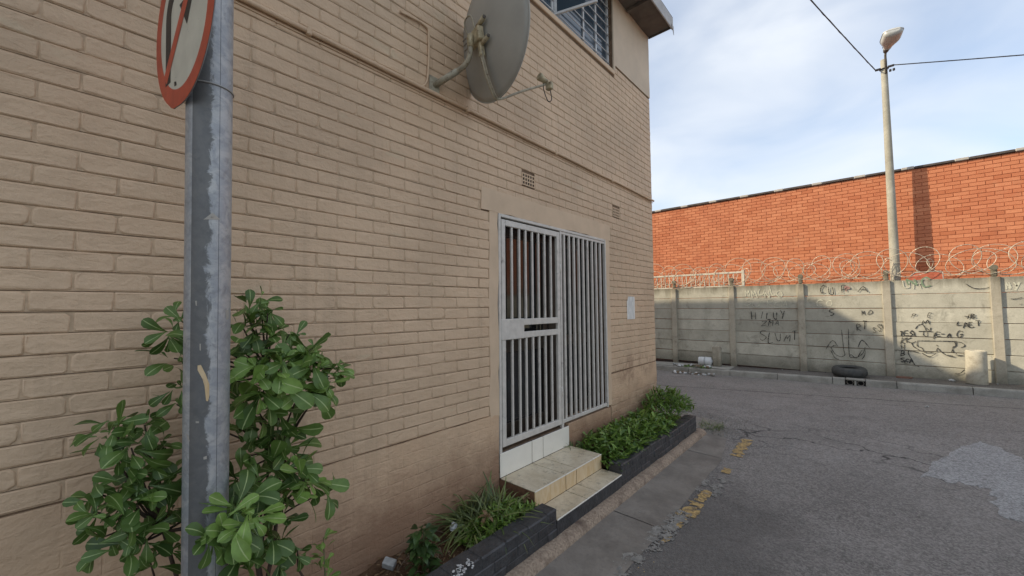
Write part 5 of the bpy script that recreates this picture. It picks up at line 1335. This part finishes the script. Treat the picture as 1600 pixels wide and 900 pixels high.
# stub post and white container
sx, sy = -3.16, 12.22; sz = zr(sx, sy) + .15
b = MB(); b.cbox(sx - .10, sx + .10, sy - .08, sy + .08, sz, sz + .56, .02)
for i, v in enumerate(b.v): b.v[i] = (v[0] + .02 * noise.noise((v[2] * 9, v[0] * 9, 1)), v[1], v[2] + .05 * noise.noise((v[0] * 12, v[1] * 12, 3)) * (v[2] > sz + .3))
o = b.build('stub_post', 'post_concrete', None, (sx, sy, sz)); tag(o, 'short broken concrete stub post beside the white container', 'post')
cn = thing('white_container', (-3.47, 12.18, sz), 'dented white plastic container lying against the stub post', 'container')
b = MB(); mt = Matrix.Translation((-3.47, 12.18, sz + .125)) @ Matrix.Rotation(.12, 4, 'Z') @ Matrix.Rotation(math.pi / 2, 4, 'Y'); b.lathe([(.001, -.17), (.10, -.17), (.115, -.15), (.120, .0), (.116, .15), (.105, .17), (.05, .175), (.045, .20), (.001, .20)], 20, mt); b.build('body', 'white_plastic', cn)
b = MB(); b.lathe([(.122, -.02), (.124, 0), (.122, .02)], 20, mt); b.build('band', 'litter_grey', cn)
# rubble and litter heap at the kerb
LB = [('white_plastic', 'scrap of white plastic in the rubbish along the far kerb'), ('litter_grey', 'grey scrap of rubbish along the far kerb'), ('stone', 'lump of rubble in the rubbish along the far kerb'), ('litter_brown', 'brown scrap of rubbish along the far kerb')]
for i in range(56):
    f = R_.random(); px = 1052 + 62 * f; py = 574 + 7 * f + R_.uniform(-4, 3.5); c = on_z(px, py, .09); mt, lb = R_.choice(LB); s_ = R_.uniform(.045, .12)
    y = min(max(c.y, KY - .28), KY + .22); z = zr(c.x, y) + (.15 if y > KY else .0) + s_ * .3
    crumple('rubbish', (c.x, y, z), (s_, s_ * R_.uniform(.5, 1), s_ * .6), mt, lb, 'rubbish', 1, 1, 'rubbish along the far kerb')
cloud('kerb_weed', 'low green weed growing in the rubbish by the far kerb', 'weed', 'leaf_ground', lambda: (Vector((R_.uniform(-3.9, -3.2), R_.uniform(11.62, 11.9), .14)), Vector((0, -.2, 0))), 150, (.04, .09), .4, 'lance', (-3.5, 11.75, .14), (.2, 1), .7)
for (px, py, s_, lb) in ((1222, 573, .03, 'small white scrap on the far pavement between posts'), (1488, 606, .09, 'crushed pale carton at the far kerb near the drum'), (1560, 612, .03, 'small white scrap at the far kerb beyond the drum'), (1290, 576, .035, 'small dark scrap on the far pavement beside the tyre'), (1448, 634, .04, 'flat pale scrap lying on the road in front of the kerb')):
    c = on_z(px, py, .25 if py < 600 else .12); y = c.y if py > 625 else min(max(c.y, KY - .1), 12.4); c = on_y(px, py, y)
    zz = (pz(c.x, y) if y > KY else zr(c.x, y)) + s_ * .3
    crumple('scrap', (c.x, y, zz), (s_, s_ * .7, s_ * .5), 'litter_grey' if 'dark' not in lb else 'rubber', lb, 'litter', 1, 1)
